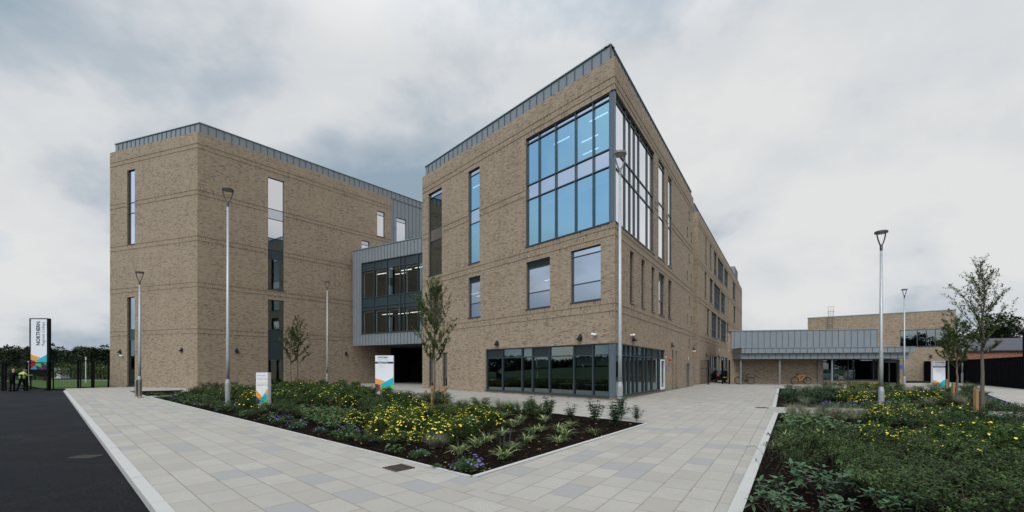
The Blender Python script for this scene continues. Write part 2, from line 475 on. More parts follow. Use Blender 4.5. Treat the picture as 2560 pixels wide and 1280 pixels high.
# road kerb of long stones, real step down to the asphalt
mb = MB(); t = -24.0; k = 0
while t < 41:
    q = [kp(t+.006,-.15), kp(t+.906,-.15), kp(t+.906,-.004), kp(t+.006,-.004)]
    dz = random.Random(k).uniform(-.002, .002); z0, z1 = -.3, .004+dz
    c1 = [(*p, z0) for p in q]; top = [(*q[0], z1-.018), (*q[1], z1-.018), (*q[2], z1), (*q[3], z1)]
    i = [(*kp(t+.006,-.134), z1), (*kp(t+.906,-.134), z1)]
    mb.poly([c1[0], c1[1], top[1], top[0]][::-1]); mb.poly([top[0], top[1], i[1], i[0]][::-1]); mb.poly([i[0], i[1], top[2], top[3]][::-1])
    mb.poly([c1[0], c1[3], top[3], i[0], top[0]]); mb.poly([c1[1], top[1], i[1], top[2], c1[2]])
    t += .912; k += 1
struct('kerb', mb, 'kerb_stone')
mb = MB(); sheet(mb, [(-39.6,36.4), (-33.8,35.6), (-38.0,41.5), (-56,62), (-74,62)], -.02); struct('lawn', mb, 'grass_mat')
mb = MB(); sheet(mb, [(-48,62), (-19,62), (-18,63.6), (-90,63.6), (-90,62)], -.015); struct('path', mb, 'concrete')

# beds
LB = [(-21.3,25.4), (-.63,6.74), (4.11,13.24), (-9.5,28.9), (-13.9,39.7), (-17.6,46.0), (-25.9,36.4), (-24.6,33.0), (-20.6,26.2)]
LB2 = [(-28.2,31.6), (-22.6,26.55), (-21.6,27.4), (-25.6,33.6)]
RB = [(1.70,3.51), (10.10,16.30), (17.8,15.0), (26,13.6), (22,3.51)]
FB = [(11.45,18.65), (22.7,36.5), (34.2,31.5), (20.6,17.0), (19.7,16.5)]
EDGE_R = 0.0
def bed(pts, name):
    mb = MB(); random.seed(len(pts))
    sheet(mb, pts, .012); return struct(name, mb, 'soil_mat')
for p_, n_ in ((LB, 'planting_bed'), (LB2, 'planting_bed'), (RB, 'planting_bed'), (FB, 'planting_bed')): bed(p_, n_)
def edging(pts, w, side):
    mb = MB()
    for a, b in zip(pts, pts[1:]):
        a = Vector(a); b = Vector(b); d = (b-a).normalized(); n = Vector((d.y, -d.x))*side
        Lr = (b-a).length; m = max(1, round(Lr/.9))
        for i in range(m):
            p = a + d*(Lr*i/m+.004); q = a + d*(Lr*(i+1)/m-.004)
            z = .022
            mb.hexa([(p.x,p.y,-.1), (q.x,q.y,-.1), (*(q+n*w),-.1), (*(p+n*w),-.1), (p.x,p.y,z), (q.x,q.y,z), (*(q+n*w),z), (*(p+n*w),z)])
    return struct('bed_edging', mb, 'kerb_stone')
edging([LB[0], LB[1]], .06, 1); edging([LB[1], LB[2]], .09, 1); edging([LB[2], LB[3]], .06, 1)
edging([RB[1], RB[0]], .15, 1); edging([FB[1], FB[0]], .15, 1)
edging([RB[2], RB[1]], .10, 1); edging([FB[0], FB[4]], .10, 1); edging([FB[4], FB[3], FB[2]], .08, 1)
edging([LB2[0], LB2[1]], .06, 1)

# grates
def grate(c, d, w, l, label, n=7):
    d = Vector(d).normalized(); e = Vector((-d.y, d.x)); c = Vector(c)
    t = thing('drain_grate', (c.x, c.y, 0), label, 'drain cover', None)
    def q(a, b, z): r = c + d*a + e*b; return (r.x, r.y, z)
    fr = MB()
    def bar(a0, a1, b0, b1, z0, z1, m): m.hexa([q(a0,b0,z0), q(a1,b0,z0), q(a1,b1,z0), q(a0,b1,z0), q(a0,b0,z1), q(a1,b0,z1), q(a1,b1,z1), q(a0,b1,z1)])
    W_, H_ = l/2, w/2; zt = Z_G[0]
    bar(-W_,W_,-H_,-H_+.03,zt,zt+.012,fr); bar(-W_,W_,H_-.03,H_,zt,zt+.012,fr); bar(-W_,-W_+.03,-H_+.03,H_-.03,zt,zt+.012,fr); bar(W_-.03,W_,-H_+.03,H_-.03,zt,zt+.012,fr)
    obj('grate_frame', fr, 'grate_iron', t)
    br = MB()
    for i in range(n):
        x = -W_+.05+(2*W_-.1)*(i+.5)/n; bar(x-.010,x+.010,-H_+.03,H_-.03,zt+.003,zt+.011,br)
    bar(-W_+.03,W_-.03,-.012,.012,zt+.002,zt+.009,br)
    obj('grate_bars', br, 'grate_iron', t)
    ho = MB(); ho.poly([q(-W_+.02,-H_+.02,zt+.0015), q(W_-.02,-H_+.02,zt+.0015), q(W_-.02,H_-.02,zt+.0015), q(-W_+.02,H_-.02,zt+.0015)]); obj('grate_pit', ho, 'grate_hole', t)
Z_G = [0.001]
grate(G(997,1170), dK, .38, .42, 'square iron drain grate in the pale paving by the planting bed corner')
grate(G(1905,1019.5), (1,-.15), .38, .45, 'iron drain grate in the paving at the end of the cross path')
grate(G(352,994), dK, .30, .50, 'small iron cover in the paving in front of the two steel bollards', 5)
grate(G(1942,970), (1,-.1), .3, .5, 'flat iron cover beside the far corner of the right-hand bed', 5)
Z_G = [-.113]
grate(G(215,1122.5+6), (1,.0), .30, .46, 'iron gully grate in the dark asphalt beside the road kerb', 6)

# ================================================================== wall builders
def cuts(lo, hi, vals):
    return sorted(set([lo, hi] + [v for v in vals if lo+1e-4 < v < hi-1e-4]))
def wall(mb, W, u0, u1, z0, z1, ops=(), soldier=(), reveal=.22, rm=0, noside=()):
    us = cuts(u0, u1, [x for o in ops for x in o[:2]])
    zs = cuts(z0, z1, [x for o in ops for x in o[2:4]] + [x for s_ in soldier for x in s_])
    for a, b in zip(us, us[1:]):
        for c, d in zip(zs, zs[1:]):
            mu, mz = (a+b)/2, (c+d)/2
            if any(o[0] < mu < o[1] and o[2] < mz < o[3] for o in ops): continue
            mi = 1 if any(s_[0] < mz < s_[1] for s_ in soldier) else 0
            mb.poly([W.pt(a,c), W.pt(b,c), W.pt(b,d), W.pt(a,d)], mi)
    for o in ops:
        a, b, c, d = o[:4]; r = -reveal
        if a > u0+.01: mb.poly([W.pt(a,c), W.pt(a,c,r), W.pt(a,d,r), W.pt(a,d)], rm)
        if b < u1-.01: mb.poly([W.pt(b,c,r), W.pt(b,c), W.pt(b,d), W.pt(b,d,r)], rm)
        mb.poly([W.pt(a,d), W.pt(a,d,r), W.pt(b,d,r), W.pt(b,d)], rm)
        mb.poly([W.pt(a,c), W.pt(b,c), W.pt(b,c,r), W.pt(a,c,r)], rm)
def strip(mb, W, u0, u1, z0, z1, ops, off, mi=0, o0=0.0):
    """a projecting course, interrupted at the openings"""
    us = cuts(u0, u1, [x for o in ops for x in o[:2]])
    for a, b in zip(us, us[1:]):
        mu, mz = (a+b)/2, (z0+z1)/2
        if any(o[0] < mu < o[1] and o[2] < mz < o[3] for o in ops): continue
        mb.wbox(W, a, b, z0, z1, o0, off, mi)
BANDS = [4.74, 5.14, 8.73, 9.13, 12.70, 13.10, 16.68, 17.06, 20.66, 21.04]
def bands_of(zmax):
    s = []
    for lo, hi in zip(BANDS[::2], BANDS[1::2]):
        if hi < zmax: s += [(lo-.23, lo), (lo+.13, hi-.02), (hi+.05, hi+.28)]
    return s
def brick_face(mb, W, u0, u1, ztop, ops, z0=-.1, ends=(0,0)):
    so = bands_of(ztop)
    wall(mb, W, u0, u1, z0, ztop, ops, so)
    for zl in BANDS:
        if zl < ztop: strip(mb, W, u0-ends[0], u1+ends[1], zl, zl+.045, ops, .024, 0, -.02)
def seams(mb, W, u0, u1, z0, z1, off, step, ops=(), w=.034, proud=.030, start=0.0, mi=1):
    u = u0+start
    while u < u1+.001:
        segs = [(z0, z1)]
        for o in ops:
            if o[0]-.02 < u < o[1]+.02:
                new = []
                for a, b in segs:
                    if o[2] > a: new.append((a, min(b, o[2])))
                    if o[3] < b: new.append((max(a, o[3]), b))
                segs = [x for x in new if x[1]-x[0] > .02]
        for a, b in segs: mb.wbox(W, u-w/2, u+w/2, a+.003, b-.003, off-.02, off+proud, mi)
        u += step

def window(root, W, u0, u1, z0, z1, cols=(), rows=(), kind=None, rec=.13, fw=.05, sill=True, caps=0.0, label=None, cw=None, blinds=(), name='window'):
    """frame mesh with pane / panel / louvre / sill as sub-parts; cols and rows are the inner divisions"""
    if kind is None: kind = lambda i, j: 'glass'
    us = [u0] + list(cols) + [u1]; zs = [z0] + list(rows) + [z1]; cw = cw or fw
    fr = MB()
    f0, f1 = -rec-.07, -rec+.02
    fr.wbox(W, u0, u0+fw, z0, z1, f0, f1+caps); fr.wbox(W, u1-fw, u1, z0, z1, f0, f1+caps)
    fr.wbox(W, u0+fw, u1-fw, z0, z0+fw, f0, f1+caps); fr.wbox(W, u0+fw, u1-fw, z1-fw, z1, f0, f1+caps)
    for u in cols: fr.wbox(W, u-cw/2, u+cw/2, z0+fw, z1-fw, f0+.004, f1+caps+.004)
    for z in rows:
        for a, b in zip(us, us[1:]):
            fr.wbox(W, a+(fw if a == u0 else cw/2), b-(fw if b == u1 else cw/2), z-fw/2, z+fw/2, f0+.01, f1+caps*.5)
    o = obj(name, fr, 'frame_metal', root)
    if label: o['label'] = label
    pm = {}; order = ['glass', 'glass_bright', 'glass_blue', 'glass_dark', 'glass_spandrel', 'glass_frost', 'glass_bridge']
    lv = MB(); pn = MB(); bl = MB()
    for i, (a, b) in enumerate(zip(us, us[1:])):
        for j, (c, d) in enumerate(zip(zs, zs[1:])):
            k = kind(i, j)
            if k == 'louvre':
                pn.poly([W.pt(a,c,-rec-.05), W.pt(b,c,-rec-.05), W.pt(b,d,-rec-.05), W.pt(a,d,-rec-.05)])
                n_ = max(3, int((d-c-2*fw)/.075))
                for q in range(n_):
                    zz = c+fw/2+(d-c-fw)*(q+.2)/n_; h = (d-c-fw)/n_*.55
                    lv.hexa([W.pt(a+fw/2,zz,-rec-.01), W.pt(b-fw/2,zz,-rec-.01), W.pt(b-fw/2,zz,-rec-.045), W.pt(a+fw/2,zz,-rec-.045),
                             W.pt(a+fw/2,zz+h,-rec+.005), W.pt(b-fw/2,zz+h,-rec+.005), W.pt(b-fw/2,zz+h+.02,-rec-.04), W.pt(a+fw/2,zz+h+.02,-rec-.04)])
            elif k == 'panel':
                pn.wbox(W, a+.002, b-.002, c+.002, d-.002, -rec-.05, -rec-.012)
            else:
                pm.setdefault(k, MB()).poly([W.pt(a,c,-rec-.03), W.pt(b,c,-rec-.03), W.pt(b,d,-rec-.03), W.pt(a,d,-rec-.03)])
            for (bi, bj, zb) in blinds:
                if bi == i and bj == j: bl.wbox(W, a+.06, b-.06, zb, d-.02, -rec-.16, -rec-.15)
    ks = [k for k in order if k in pm]
    if ks:
        al = MB()
        for q, k in enumerate(ks):
            for f in pm[k].f: al.poly([pm[k].v[i] for i in f], q)
        obj('pane', al, ks, o)
    if pn.f: obj('panel', pn, 'panel_dark', o)
    if lv.f: obj('louvre', lv, 'louvre_metal', o)
    if bl.f: obj('blind', bl, 'blind_fabric', o)
    if sill:
        s_ = MB(); s_.wbox(W, u0-.05, u1+.05, z0-.045, z0, -rec-.07, .05); obj('sill', s_, 'frame_metal', o)
    return o

def px_rect(W, x0, x1, yt, yb, xr=None):
    xr = x1 if xr is None else xr
    a, b = sorted((W.u(x0), W.u(x1)))
    return [a, b, W.z(xr, yb), W.z(xr, yt)]

def wall_light(root, W, u, z):
    """dark half-cone up-and-down fitting"""
    m = MB(); n = 8
    base = [(-.15,0), (-.16,.10), (-.12,.26), (-.04,.36), (.04,.36), (.12,.26), (.16,.10), (.15,0)]
    f = [W.pt(u+x, z-.2+y, .01) for x, y in base]
    g = [W.pt(u+x*.75, z-.2+y*.85, .20 if y < .2 else .08) for x, y in base]
    m.poly(f[::-1]); m.poly(g)
    for i in range(8): m.poly([f[i], f[(i+1) % 8], g[(i+1) % 8], g[i]])
    return obj('wall_light', m, 'dark_fixture', root)
def camera_unit(root, W, u, z):
    m = MB(); a = W.pt(u, z, 0); b = W.pt(u, z, .14); m.tube([a, b], .05, 8)
    c = W.pt(u-.12, z-.02, .17); d = W.pt(u+.16, z+.03, .17); m.tube([c, W.pt(u-.1,z-.015,.17), d], [.03,.055,.065], 10)
    return obj('security_camera', m, 'white_plastic', root)
def notice(root, W, u, z, w=.2, h=.3, mat='blue_notice', name='notice_plate'):
    m = MB(); m.wbox(W, u-w/2, u+w/2, z-h/2, z+h/2, .0, .015); return obj(name, m, mat, root)

def closer(mb, pts, z0, z1, mi=0):
    for a, b in zip(pts, pts[1:]): mb.poly([(*a, z0), (*b, z0), (*b, z1), (*a, z1)], mi)

# ================================================================== corner block (centre)
C0 = Vector((5.39, 22.56)); dL = Vector((302-1280, 1075)).normalized(); dR = Vector((1968-1280, 1075)).normalized()
AL = Wall(C0, dL); AR = Wall(C0, dR)
LA, RA, ZA = AL.u(1056), AR.u(1733.7), 18.1
A = thing('brick_building', (C0.x, C0.y, 0), 'buff brick college block with a sharp corner and tall blue glazing wrapped around it', 'building')
SPEC = []      # (wall, rect, dict)
def add_w(lst, W, r, **k): lst.append((W, r, k)); return r
wl, wr = [], []
def zr(W, x, *ys): return [W.z(x, y) for y in ys]
# --- left face
def k_tall(mid, top=1):
    return lambda i, j: mid[j]
r = px_rect(AL, 1071, 1104.5, 467, 681); z_ = zr(AL, 1104.5, 592, 560.5, 478.5)
add_w(wl, AL, r, rows=z_, kind=lambda i, j: ('glass_dark', 'glass_frost', 'glass_dark', 'glass_spandrel')[j])
r = px_rect(AL, 1170.5, 1198.8, 414, 653); z_ = zr(AL, 1198.8, 550, 516, 427)
add_w(wl, AL, r, rows=z_, kind=lambda i, j: ('glass_blue', 'glass_spandrel', 'glass_blue', 'glass_spandrel')[j])
z0, z1 = AL.z(1314.5, 618), AL.z(1314.5, 347.6)
zG = (z0, z1); rows = [AL.z(1315, 500), AL.z(1315, 463.5), AL.z(1315, 360.5)]
cg = sorted(AL.u(x) for x in (1345, 1386.5, 1436, 1480.4))
GL_END = .34
add_w(wl, AL, [0.0, AL.u(1314.5), z0, z1], cols=cg, rows=rows, kind=lambda i, j: ('glass_blue', 'glass_spandrel', 'glass_blue', 'glass_spandrel')[j], caps=.05, fw=.06, cut=GL_END)
def k_low(i, j): return ('glass_frost', 'glass', 'louvre')[j]
for x0, x1, yt, yb, a, b, top in ((1073, 1105, 712, 804, 772.5, 726, 'louvre'), (1171, 1200.5, 687.5, 791, 755, 701, 'louvre'), (1315.4, 1374.8, 641, 765, 723, 659, 'louvre'), (1426.7, 1501.7, 609, 746.7, 699, 625.6, 'glass_spandrel')):
    r = px_rect(AL, x0, x1, yt, yb)
    add_w(wl, AL, r, rows=zr(AL, x1, a, b), kind=(lambda top: lambda i, j: ('glass_frost', 'glass', top)[j])(top))
r = px_rect(AL, 1071.8, 1083, 882, 967); add_w(wl, AL, r, rows=[2.9], kind=lambda i, j: ('glass', 'panel')[j])
r = px_rect(AL, 1106, 1118, 881, 970.5); add_w(wl, AL, r, rows=[2.9], kind=lambda i, j: ('glass', 'panel')[j])
zg0, zg1 = .16, AL.z(1214, 873.6)
cs = sorted(AL.u(x) for x in (1253.6, 1302.3, 1328.4, 1370.8, 1431.9, 1479.5))
add_w(wl, AL, [0.0, AL.u(1214), zg0, zg1], cols=cs, rows=[zg1-.62], kind=lambda i, j: 'glass_dark' if j == 0 or (6-i) in (1, 2, 4, 6) else 'louvre',
      caps=.04, fw=.07, cut=.36, blinds=[(0, 0, 1.85), (1, 0, 1.85), (3, 0, 1.75)])
# --- right face
add_w(wr, AR, [0.0, AR.u(1636), z0, z1], cols=[AR.u(x) for x in (1567.5, 1580, 1591, 1602, 1622.5)], rows=rows,
      kind=lambda i, j: ('glass_bright', 'glass_spandrel', 'glass_bright', 'glass_spandrel')[j], caps=.02, fw=.05, cut=GL_END-.08, cw=.05)
for x0, x1, yt, yb, a, b, c in ((1646.3, 1661.5, 419, 655, 555, 521, 431), (1670.5, 1679.5, 451, 671, 575, 544, 459)):
    r = px_rect(AR, x0, x1, yt, yb); add_w(wr, AR, r, rows=zr(AR, x1, a, b, c), kind=lambda i, j: ('glass_bright', 'glass_spandrel', 'glass_bright', 'glass_spandrel')[j], caps=.01, rec=.07)
for x0, x1, yt, yb, w in ((1575, 1585, 625, 756, 0), (1604, 1612.5, 646, 767.5, 0), (1629, 1637, 665, 778, 0), (1647, 1662, 679, 785.5, 1), (1671, 1679.5, 697.5, 795, 0)):
    r = px_rect(AR, x0, x1, yt, yb, x0)
    add_w(wr, AR, r, rows=[r[2]+1.05, r[3]-.45], kind=(lambda w: lambda i, j: ('glass_frost', 'glass', 'louvre')[j])(w), rec=.16)
for x0, x1, yt, yb in ((1722, 1724.4, 526, 547), (1717.3, 1719.7, 567, 587), (1727.3, 1729.7, 580, 601), (1722, 1724.4, 633, 654), (1717.3, 1719.7, 676, 697), (1727.3, 1729.7, 685, 705),
                       (1722, 1724.4, 740, 760), (1717.3, 1719.7, 784.5, 805), (1727.3, 1729.7, 790, 809), (1722, 1724.4, 847, 866)):
    r = px_rect(AR, x0, x1, yt, yb, x0); add_w(wr, AR, r, rec=.16, fw=.03, kind=lambda i, j: 'panel')
zc = AR.u(1651)
add_w(wr, AR, [0.0, AR.u(1662), zg0, zg1], cols=[AR.u(x) for x in (1567.5, 1578, 1589, 1599, 1613, 1622, 1634.5, 1651)], rows=[zg1-.62],
      kind=lambda i, j: 'louvre' if j == 1 and i in (6, 7) else 'glass_dark', caps=.03, fw=.06, cut=.28, cw=.06)
for x0, x1, yt, yb in ((1680, 1684, 875, 970), (1689, 1693, 876, 968)):
    r = px_rect(AR, x0, x1, yt, yb, x0); add_w(wr, AR, r, rec=.18, fw=.04, kind=lambda i, j: 'glass_dark')
def ops_of(lst): return [tuple(r) for W, r, k in lst]
opsL, opsR = ops_of(wl), ops_of(wr)
dr = px_rect(AR, 1716, 1724.5, 909, 965.5, 1716); dr[2] = .02; opsR.append(tuple(dr))
mb = MB(); brick_face(mb, AL, 0, LA, ZA, opsL); brick_face(mb, AR, 0, RA, ZA, opsR)
qa, qb = AL.pt(LA, 0), AR.pt(RA, 0); qc = (qa.x+dR.x*RA, qa.y+dR.y*RA)
closer(mb, [(qa.x, qa.y), qc, (qb.x, qb.y)], -.1, ZA)
obj('wall', mb, ['brick', 'brick_soldier'], A)
def do_windows(root, lst):
    for W, r, k in lst:
        k = dict(k); cut = k.pop('cut', None)
        if cut: k['sill'] = True; window(root, W, r[0]+cut, r[1], r[2], r[3], **k)
        else: window(root, W, *r, **k)
do_windows(A, wl); do_windows(A, wr)
# corner posts of the two glazed corners
def corner_post(z0, z1, cl, cr):
    m = MB(); k = .03
    c = C0 + (dL+dR)*k; a = C0 + dL*cl + dR*k; b = C0 + dR*cr + dL*k; i = C0 + (dL+dR)*.34
    p = [a, c, b, C0+dR*cr+dL*.2, i, C0+dL*cl+dR*.2]
    n = len(p)
    for j in range(n): q = p[j]; s_ = p[(j+1) % n]; m.poly([(q.x,q.y,z0), (s_.x,s_.y,z0), (s_.x,s_.y,z1), (q.x,q.y,z1)])
    m.poly([(q.x,q.y,z1) for q in p]); m.poly([(q.x,q.y,z0) for q in p][::-1])
    for zz in (z0+(z1-z0)*.34, z0+(z1-z0)*.67):
        pass
    return obj('corner_post', m, 'zinc_post', A)
simple('zinc_post', (.075,.10,.125), .38, 0, .08, 1)
corner_post(zG[0]+.01, zG[1]-.01, GL_END, GL_END-.08); corner_post(zg0, zg1-.01, .36, .28)
# parapet, roof
def parapet(root, runs, zb, zt, step, name='parapet'):
    """runs: list of (Wall shifted to the parapet plane, u0, u1)"""
    m = MB(); c = MB()
    for W, u0, u1 in runs:
        m.poly([W.pt(u0,zb), W.pt(u1,zb), W.pt(u1,zt), W.pt(u0,zt)])
        seams(m, W, u0, u1, zb, zt, 0.0, step, w=.05, proud=.04)
        c.wbox(W, u0-.03, u1+.03, zt, zt+.06, -.35, .07)
    o = obj(name, m, ['zinc', 'zinc_joint_shade'], root); obj('coping', c, 'coping', o)
    return o
kS = .42
PC = C0 + (dL+dR)*(kS/math.sin(math.acos(dL.dot(dR))))
PL = Wall(PC, dL); PR = Wall(PC, dR)
parapet(A, [(PL, 0, PL.u(1063.5)), (PR, 0, PR.u(1727.5))], ZA-.02, ZA+1.08, .62)
def quad_roof(root, pts, z, mat='zinc_soffit', name='roof'):
    m = MB(); m.poly([(x, y, z) for x, y in pts]); return obj(name, m, mat, root)
quad_roof(A, [(C0.x, C0.y), (qb.x, qb.y), qc, (qa.x, qa.y)], ZA)
e1 = PL.pt(PL.u(1063.5), 0); e2 = PR.pt(PR.u(1727.5), 0)
m = MB(); e3 = (e1.x+dR.x*21, e1.y+dR.y*21)
closer(m, [(e1.x, e1.y), e3, (e2.x, e2.y)], ZA, ZA+1.08); m.poly([(PC.x,PC.y,ZA+1.06), (e2.x,e2.y,ZA+1.06), (*e3,ZA+1.06), (e1.x,e1.y,ZA+1.06)])
obj('roof_upstand', m, ['zinc', 'zinc_joint_shade'], A)
# interior seen through the glass
def inside(root, C, da, db, la, lb, slabs, ztop, wa=7.0, wb=7.0, mat='inner_wall', i0=.45):
    m = MB()
    def q(a, b): r = C + da*a + db*b; return (r.x, r.y)
    for z in slabs:
        pts = [q(i0,i0), q(la-i0,i0), q(la-i0,lb-i0), q(i0,lb-i0)]
        m.poly([(*p, z-.55) for p in pts], 1); m.poly([(*p, z) for p in pts], 2)
        closer(m, pts+[pts[0]], z-.55, z, 1)
    pts = [q(i0,i0), q(la-i0,i0), q(la-i0,lb-i0), q(i0,lb-i0)]
    m.poly([(*p, ztop-.9) for p in pts], 1); m.poly([(*p, .02) for p in pts], 2)
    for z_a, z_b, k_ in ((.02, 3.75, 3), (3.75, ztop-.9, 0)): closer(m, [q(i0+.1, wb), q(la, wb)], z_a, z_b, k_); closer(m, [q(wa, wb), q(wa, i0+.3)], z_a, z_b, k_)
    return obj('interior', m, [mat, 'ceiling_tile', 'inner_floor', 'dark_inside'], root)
inside(A, C0, dL, dR, LA, RA, (4.35, 8.4, 12.4), ZA, 9.2, 6.5)
def lit_bar(root, p, d, l, z):
    m = MB(); W = Wall(p, d); m.wbox(W, 0, l, z-.05, z, -.035, .035); obj('ceiling_light', m, 'lit_tube', root)
def ap(a, b): r = C0 + dL*a + dR*b; return (r.x, r.y)
for a, b, z in ((1.2,1.8,16.6), (2.6,3.4,16.6), (4.3,2.2,16.6), (3.2,4.8,16.6), (13.4,2.4,16.6), (13.2,3.4,16.6), (5.2,2.3,7.7), (8.3,1.6,7.7), (13.3,1.8,7.7), (13.3,2.8,7.7)):
    lit_bar(A, ap(a,b), dL, 1.3, z)
# fittings
wall_light(A, AL, AL.u(1243.5), AL.z(1243.5, 856)); wall_light(A, AL, AL.u(1451), AL.z(1451, 842)); wall_light(A, AL, AL.u(1093), AL.z(1093, 864))
camera_unit(A, AL, AL.u(1490), AL.z(1490, 836.5)); camera_unit(A, AR, AR.u(1576), AR.z(1576, 838)); camera_unit(A, AR, RA-.4, AR.z(1731, 878))
wall_light(A, AR, AR.u(1582), AR.z(1582, 844.5)); wall_light(A, AR, AR.u(1679), AR.z(1679, 861)); wall_light(A, AR, RA-.25, AR.z(1732, 870))
notice(A, AR, AR.u(1666), 1.75, .22, .32); notice(A, AR, AR.u(1713), 1.8, .22, .3); notice(A, AR, AR.u(1731), 1.8, .2, .3)
m = MB(); c = AR.pt(AR.u(1673), AR.z(1673, 899), .06); m.ball(tuple(c), .12, .12, .11); c2 = AR.pt(AR.u(1672), AR.z(1672,907),.03); m.tube([c2, c2+Vector((0,0,-.22))], .03, 6); obj('alarm_sounder', m, 'alarm_red', A)
notice(A, AR, AR.u(1665), AR.z(1665, 893), .16, .16, 'white_plastic', 'alarm_box'); notice(A, AR, AR.u(1721), AR.z(1721, 896), .16, .2, 'white_plastic', 'alarm_box')
m = MB(); m.wbox(AR, dr[0]+.02, dr[1]-.02, .03, dr[3]-.02, -.12, -.06); d_ = obj('door', m, 'door_steel', A)
m = MB(); m.wbox(AR, dr[0]+.2, dr[0]+.26, 1.0, 1.3, -.06, -.02); obj('handle', m, 'steel', d_)
m = MB(); x_ = AR.u(1651)+.12; y_ = AR.u(1662)-.10
for a, b, c, d in ((x_, x_+.09, .17, 2.35), (y_-.09, y_, .17, 2.35), (x_+.09, y_-.09, 2.24, 2.35), (x_+.09, y_-.09, .17, .34)): m.wbox(AR, a, b, c, d, -.05, .03)
d_ = obj('door', m, 'white_paint', A); d_['label'] = 'white framed glass door'
m = MB(); m.poly([AR.pt(x_+.09,.34,-.04), AR.pt(y_-.09,.34,-.04), AR.pt(y_-.09,2.24,-.04), AR.pt(x_+.09,2.24,-.04)]); obj('pane', m, 'glass_dark', d_)
# tables and chairs inside the corner room
def stool(p, h, w, name, label, cat, mat='white_paint'):
    t = thing(name, (p[0], p[1], .03), label, cat)
    m = MB(); m.box(p[0]-w, p[0]+w, p[1]-w*.7, p[1]+w*.7, h-.03, h); obj('top' if cat == 'table' else 'seat', m, mat, t)
    for sx in (-1, 1):
        for sy in (-1, 1):
            l = MB(); l.tube([(p[0]+sx*(w-.05), p[1]+sy*(w*.7-.05), .03), (p[0]+sx*(w-.08), p[1]+sy*(w*.7-.08), h-.03)], .018, 6); obj('leg', l, 'steel', t)
    return t
stool(ap(1.8,1.3), .76, .6, 'table', 'white table inside the ground floor corner glazing, nearest the corner', 'table')
stool(ap(4.0,1.5), .76, .6, 'table', 'white table inside the ground floor glazing, further left from the corner', 'table')

# ================================================================== left block
CB = Vector((-27.0, 36.9)); BLd = Vector((-.947, .320)); BRd = Vector((.655, .755))
BL = Wall(CB, BLd); BR = Wall(CB, BRd); ZB = 22.05
B = thing('brick_building', (CB.x, CB.y, 0), 'five storey buff brick college block at the left, joined to the glazed link', 'building')
LBk = BL.u(275); UB1 = BR.u(977.5)
bl_, br_ = [], []
r = px_rect(BL, 318, 337, 422, 609); add_w(bl_, BL, r, rows=zr(BL, 337, 530, 503.5), kind=lambda i, j: ('glass_bright', 'glass_spandrel', 'glass_bright')[j])
r = px_rect(BL, 318, 337, 741.6, 965); add_w(bl_, BL, r, rows=zr(BL, 337, 849, 823), kind=lambda i, j: ('glass_dark', 'panel', 'glass')[j])
r = px_rect(BR, 670, 710, 441.5, 722, 670); add_w(br_, BR, r, rows=zr(BR, 670, 645, 620.6, 592.5, 544, 519), kind=lambda i, j: ('glass_dark', 'panel', 'glass_dark', 'glass_bright', 'glass_frost', 'glass_bright')[j])
r = px_rect(BR, 670, 710, 748, 965, 670); add_w(br_, BR, r, rows=zr(BR, 670, 899, 852, 824), kind=lambda i, j: ('glass_dark', 'panel', 'panel', 'glass_dark')[j])
r = px_rect(BR, 943, 962, 525.7, 589, 943); add_w(br_, BR, r, rows=[r[3]-.45], kind=lambda i, j: ('glass_spandrel', 'glass_frost')[j])
r = px_rect(BR, 904, 924, 599.8, 650, 904); add_w(br_, BR, r, rows=[r[3]-.45], kind=lambda i, j: ('glass_spandrel', 'glass_frost')[j])
wz = px_rect(BR, 992, 1016, 542.8, 603, 992)
mb = MB(); oL, oR = ops_of(bl_), ops_of(br_)
brick_face(mb, BL, 0, LBk, ZB, oL); brick_face(mb, BR, 0, UB1, ZB, oR)
ba = BL.pt(LBk, 0); bb = BR.pt(UB1+14, 0); bc = (ba.x+BRd.x*30, ba.y+BRd.y*30)
closer(mb, [(ba.x, ba.y), bc], -.1, ZB)
mb.poly([BR.pt(UB1,-.1), BR.pt(UB1,-.1,-.3), BR.pt(UB1,ZB,-.3), BR.pt(UB1,ZB)])
obj('wall', mb, ['brick', 'brick_soldier'], B)
do_windows(B, bl_); do_windows(B, br_)
# zinc clad end bay
m = MB(); ZW = BR.shift(0, -.06)
wall(m, ZW, UB1, UB1+14, 4.15, ZB, [tuple(wz)], reveal=.15); seams(m, ZW, UB1+.35, UB1+14, 4.15, ZB, 0, .55, [tuple(wz)])
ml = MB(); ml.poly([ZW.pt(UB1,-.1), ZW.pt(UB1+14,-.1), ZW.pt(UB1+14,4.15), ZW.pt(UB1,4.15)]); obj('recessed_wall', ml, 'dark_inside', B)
for q, (uu, zz) in enumerate(((.35,18.6),(.9,12.6),(2.5,18),(3.1,12.3),(4.7,17.6),(5.8,13),(6.9,18.2))): m.wbox(ZW, UB1+uu+.02, UB1+uu+.53, zz, zz+.03, -.01, .03)
obj('cladding', m, ['zinc', 'zinc_joint_shade'], B); window(B, ZW, *wz, rows=[wz[3]-.45], kind=lambda i, j: ('glass_spandrel', 'glass_frost')[j], rec=.08)
ang = BLd.angle(BRd); PB = CB + (BLd+BRd)*(.42/math.sin(ang))
QL = Wall(PB, BLd); QR = Wall(PB, BRd)
parapet(B, [(QL, 0, QL.u(288.5)), (QR, 0, UB1+14)], ZB-.02, ZB+.98, .60)
quad_roof(B, [(CB.x, CB.y), (bb.x, bb.y), (bb.x-9, bb.y+9), bc, (ba.x, ba.y)], ZB)
m = MB()
def bq(a, b): r_ = CB + BLd*a + BRd*b; return (r_.x, r_.y)
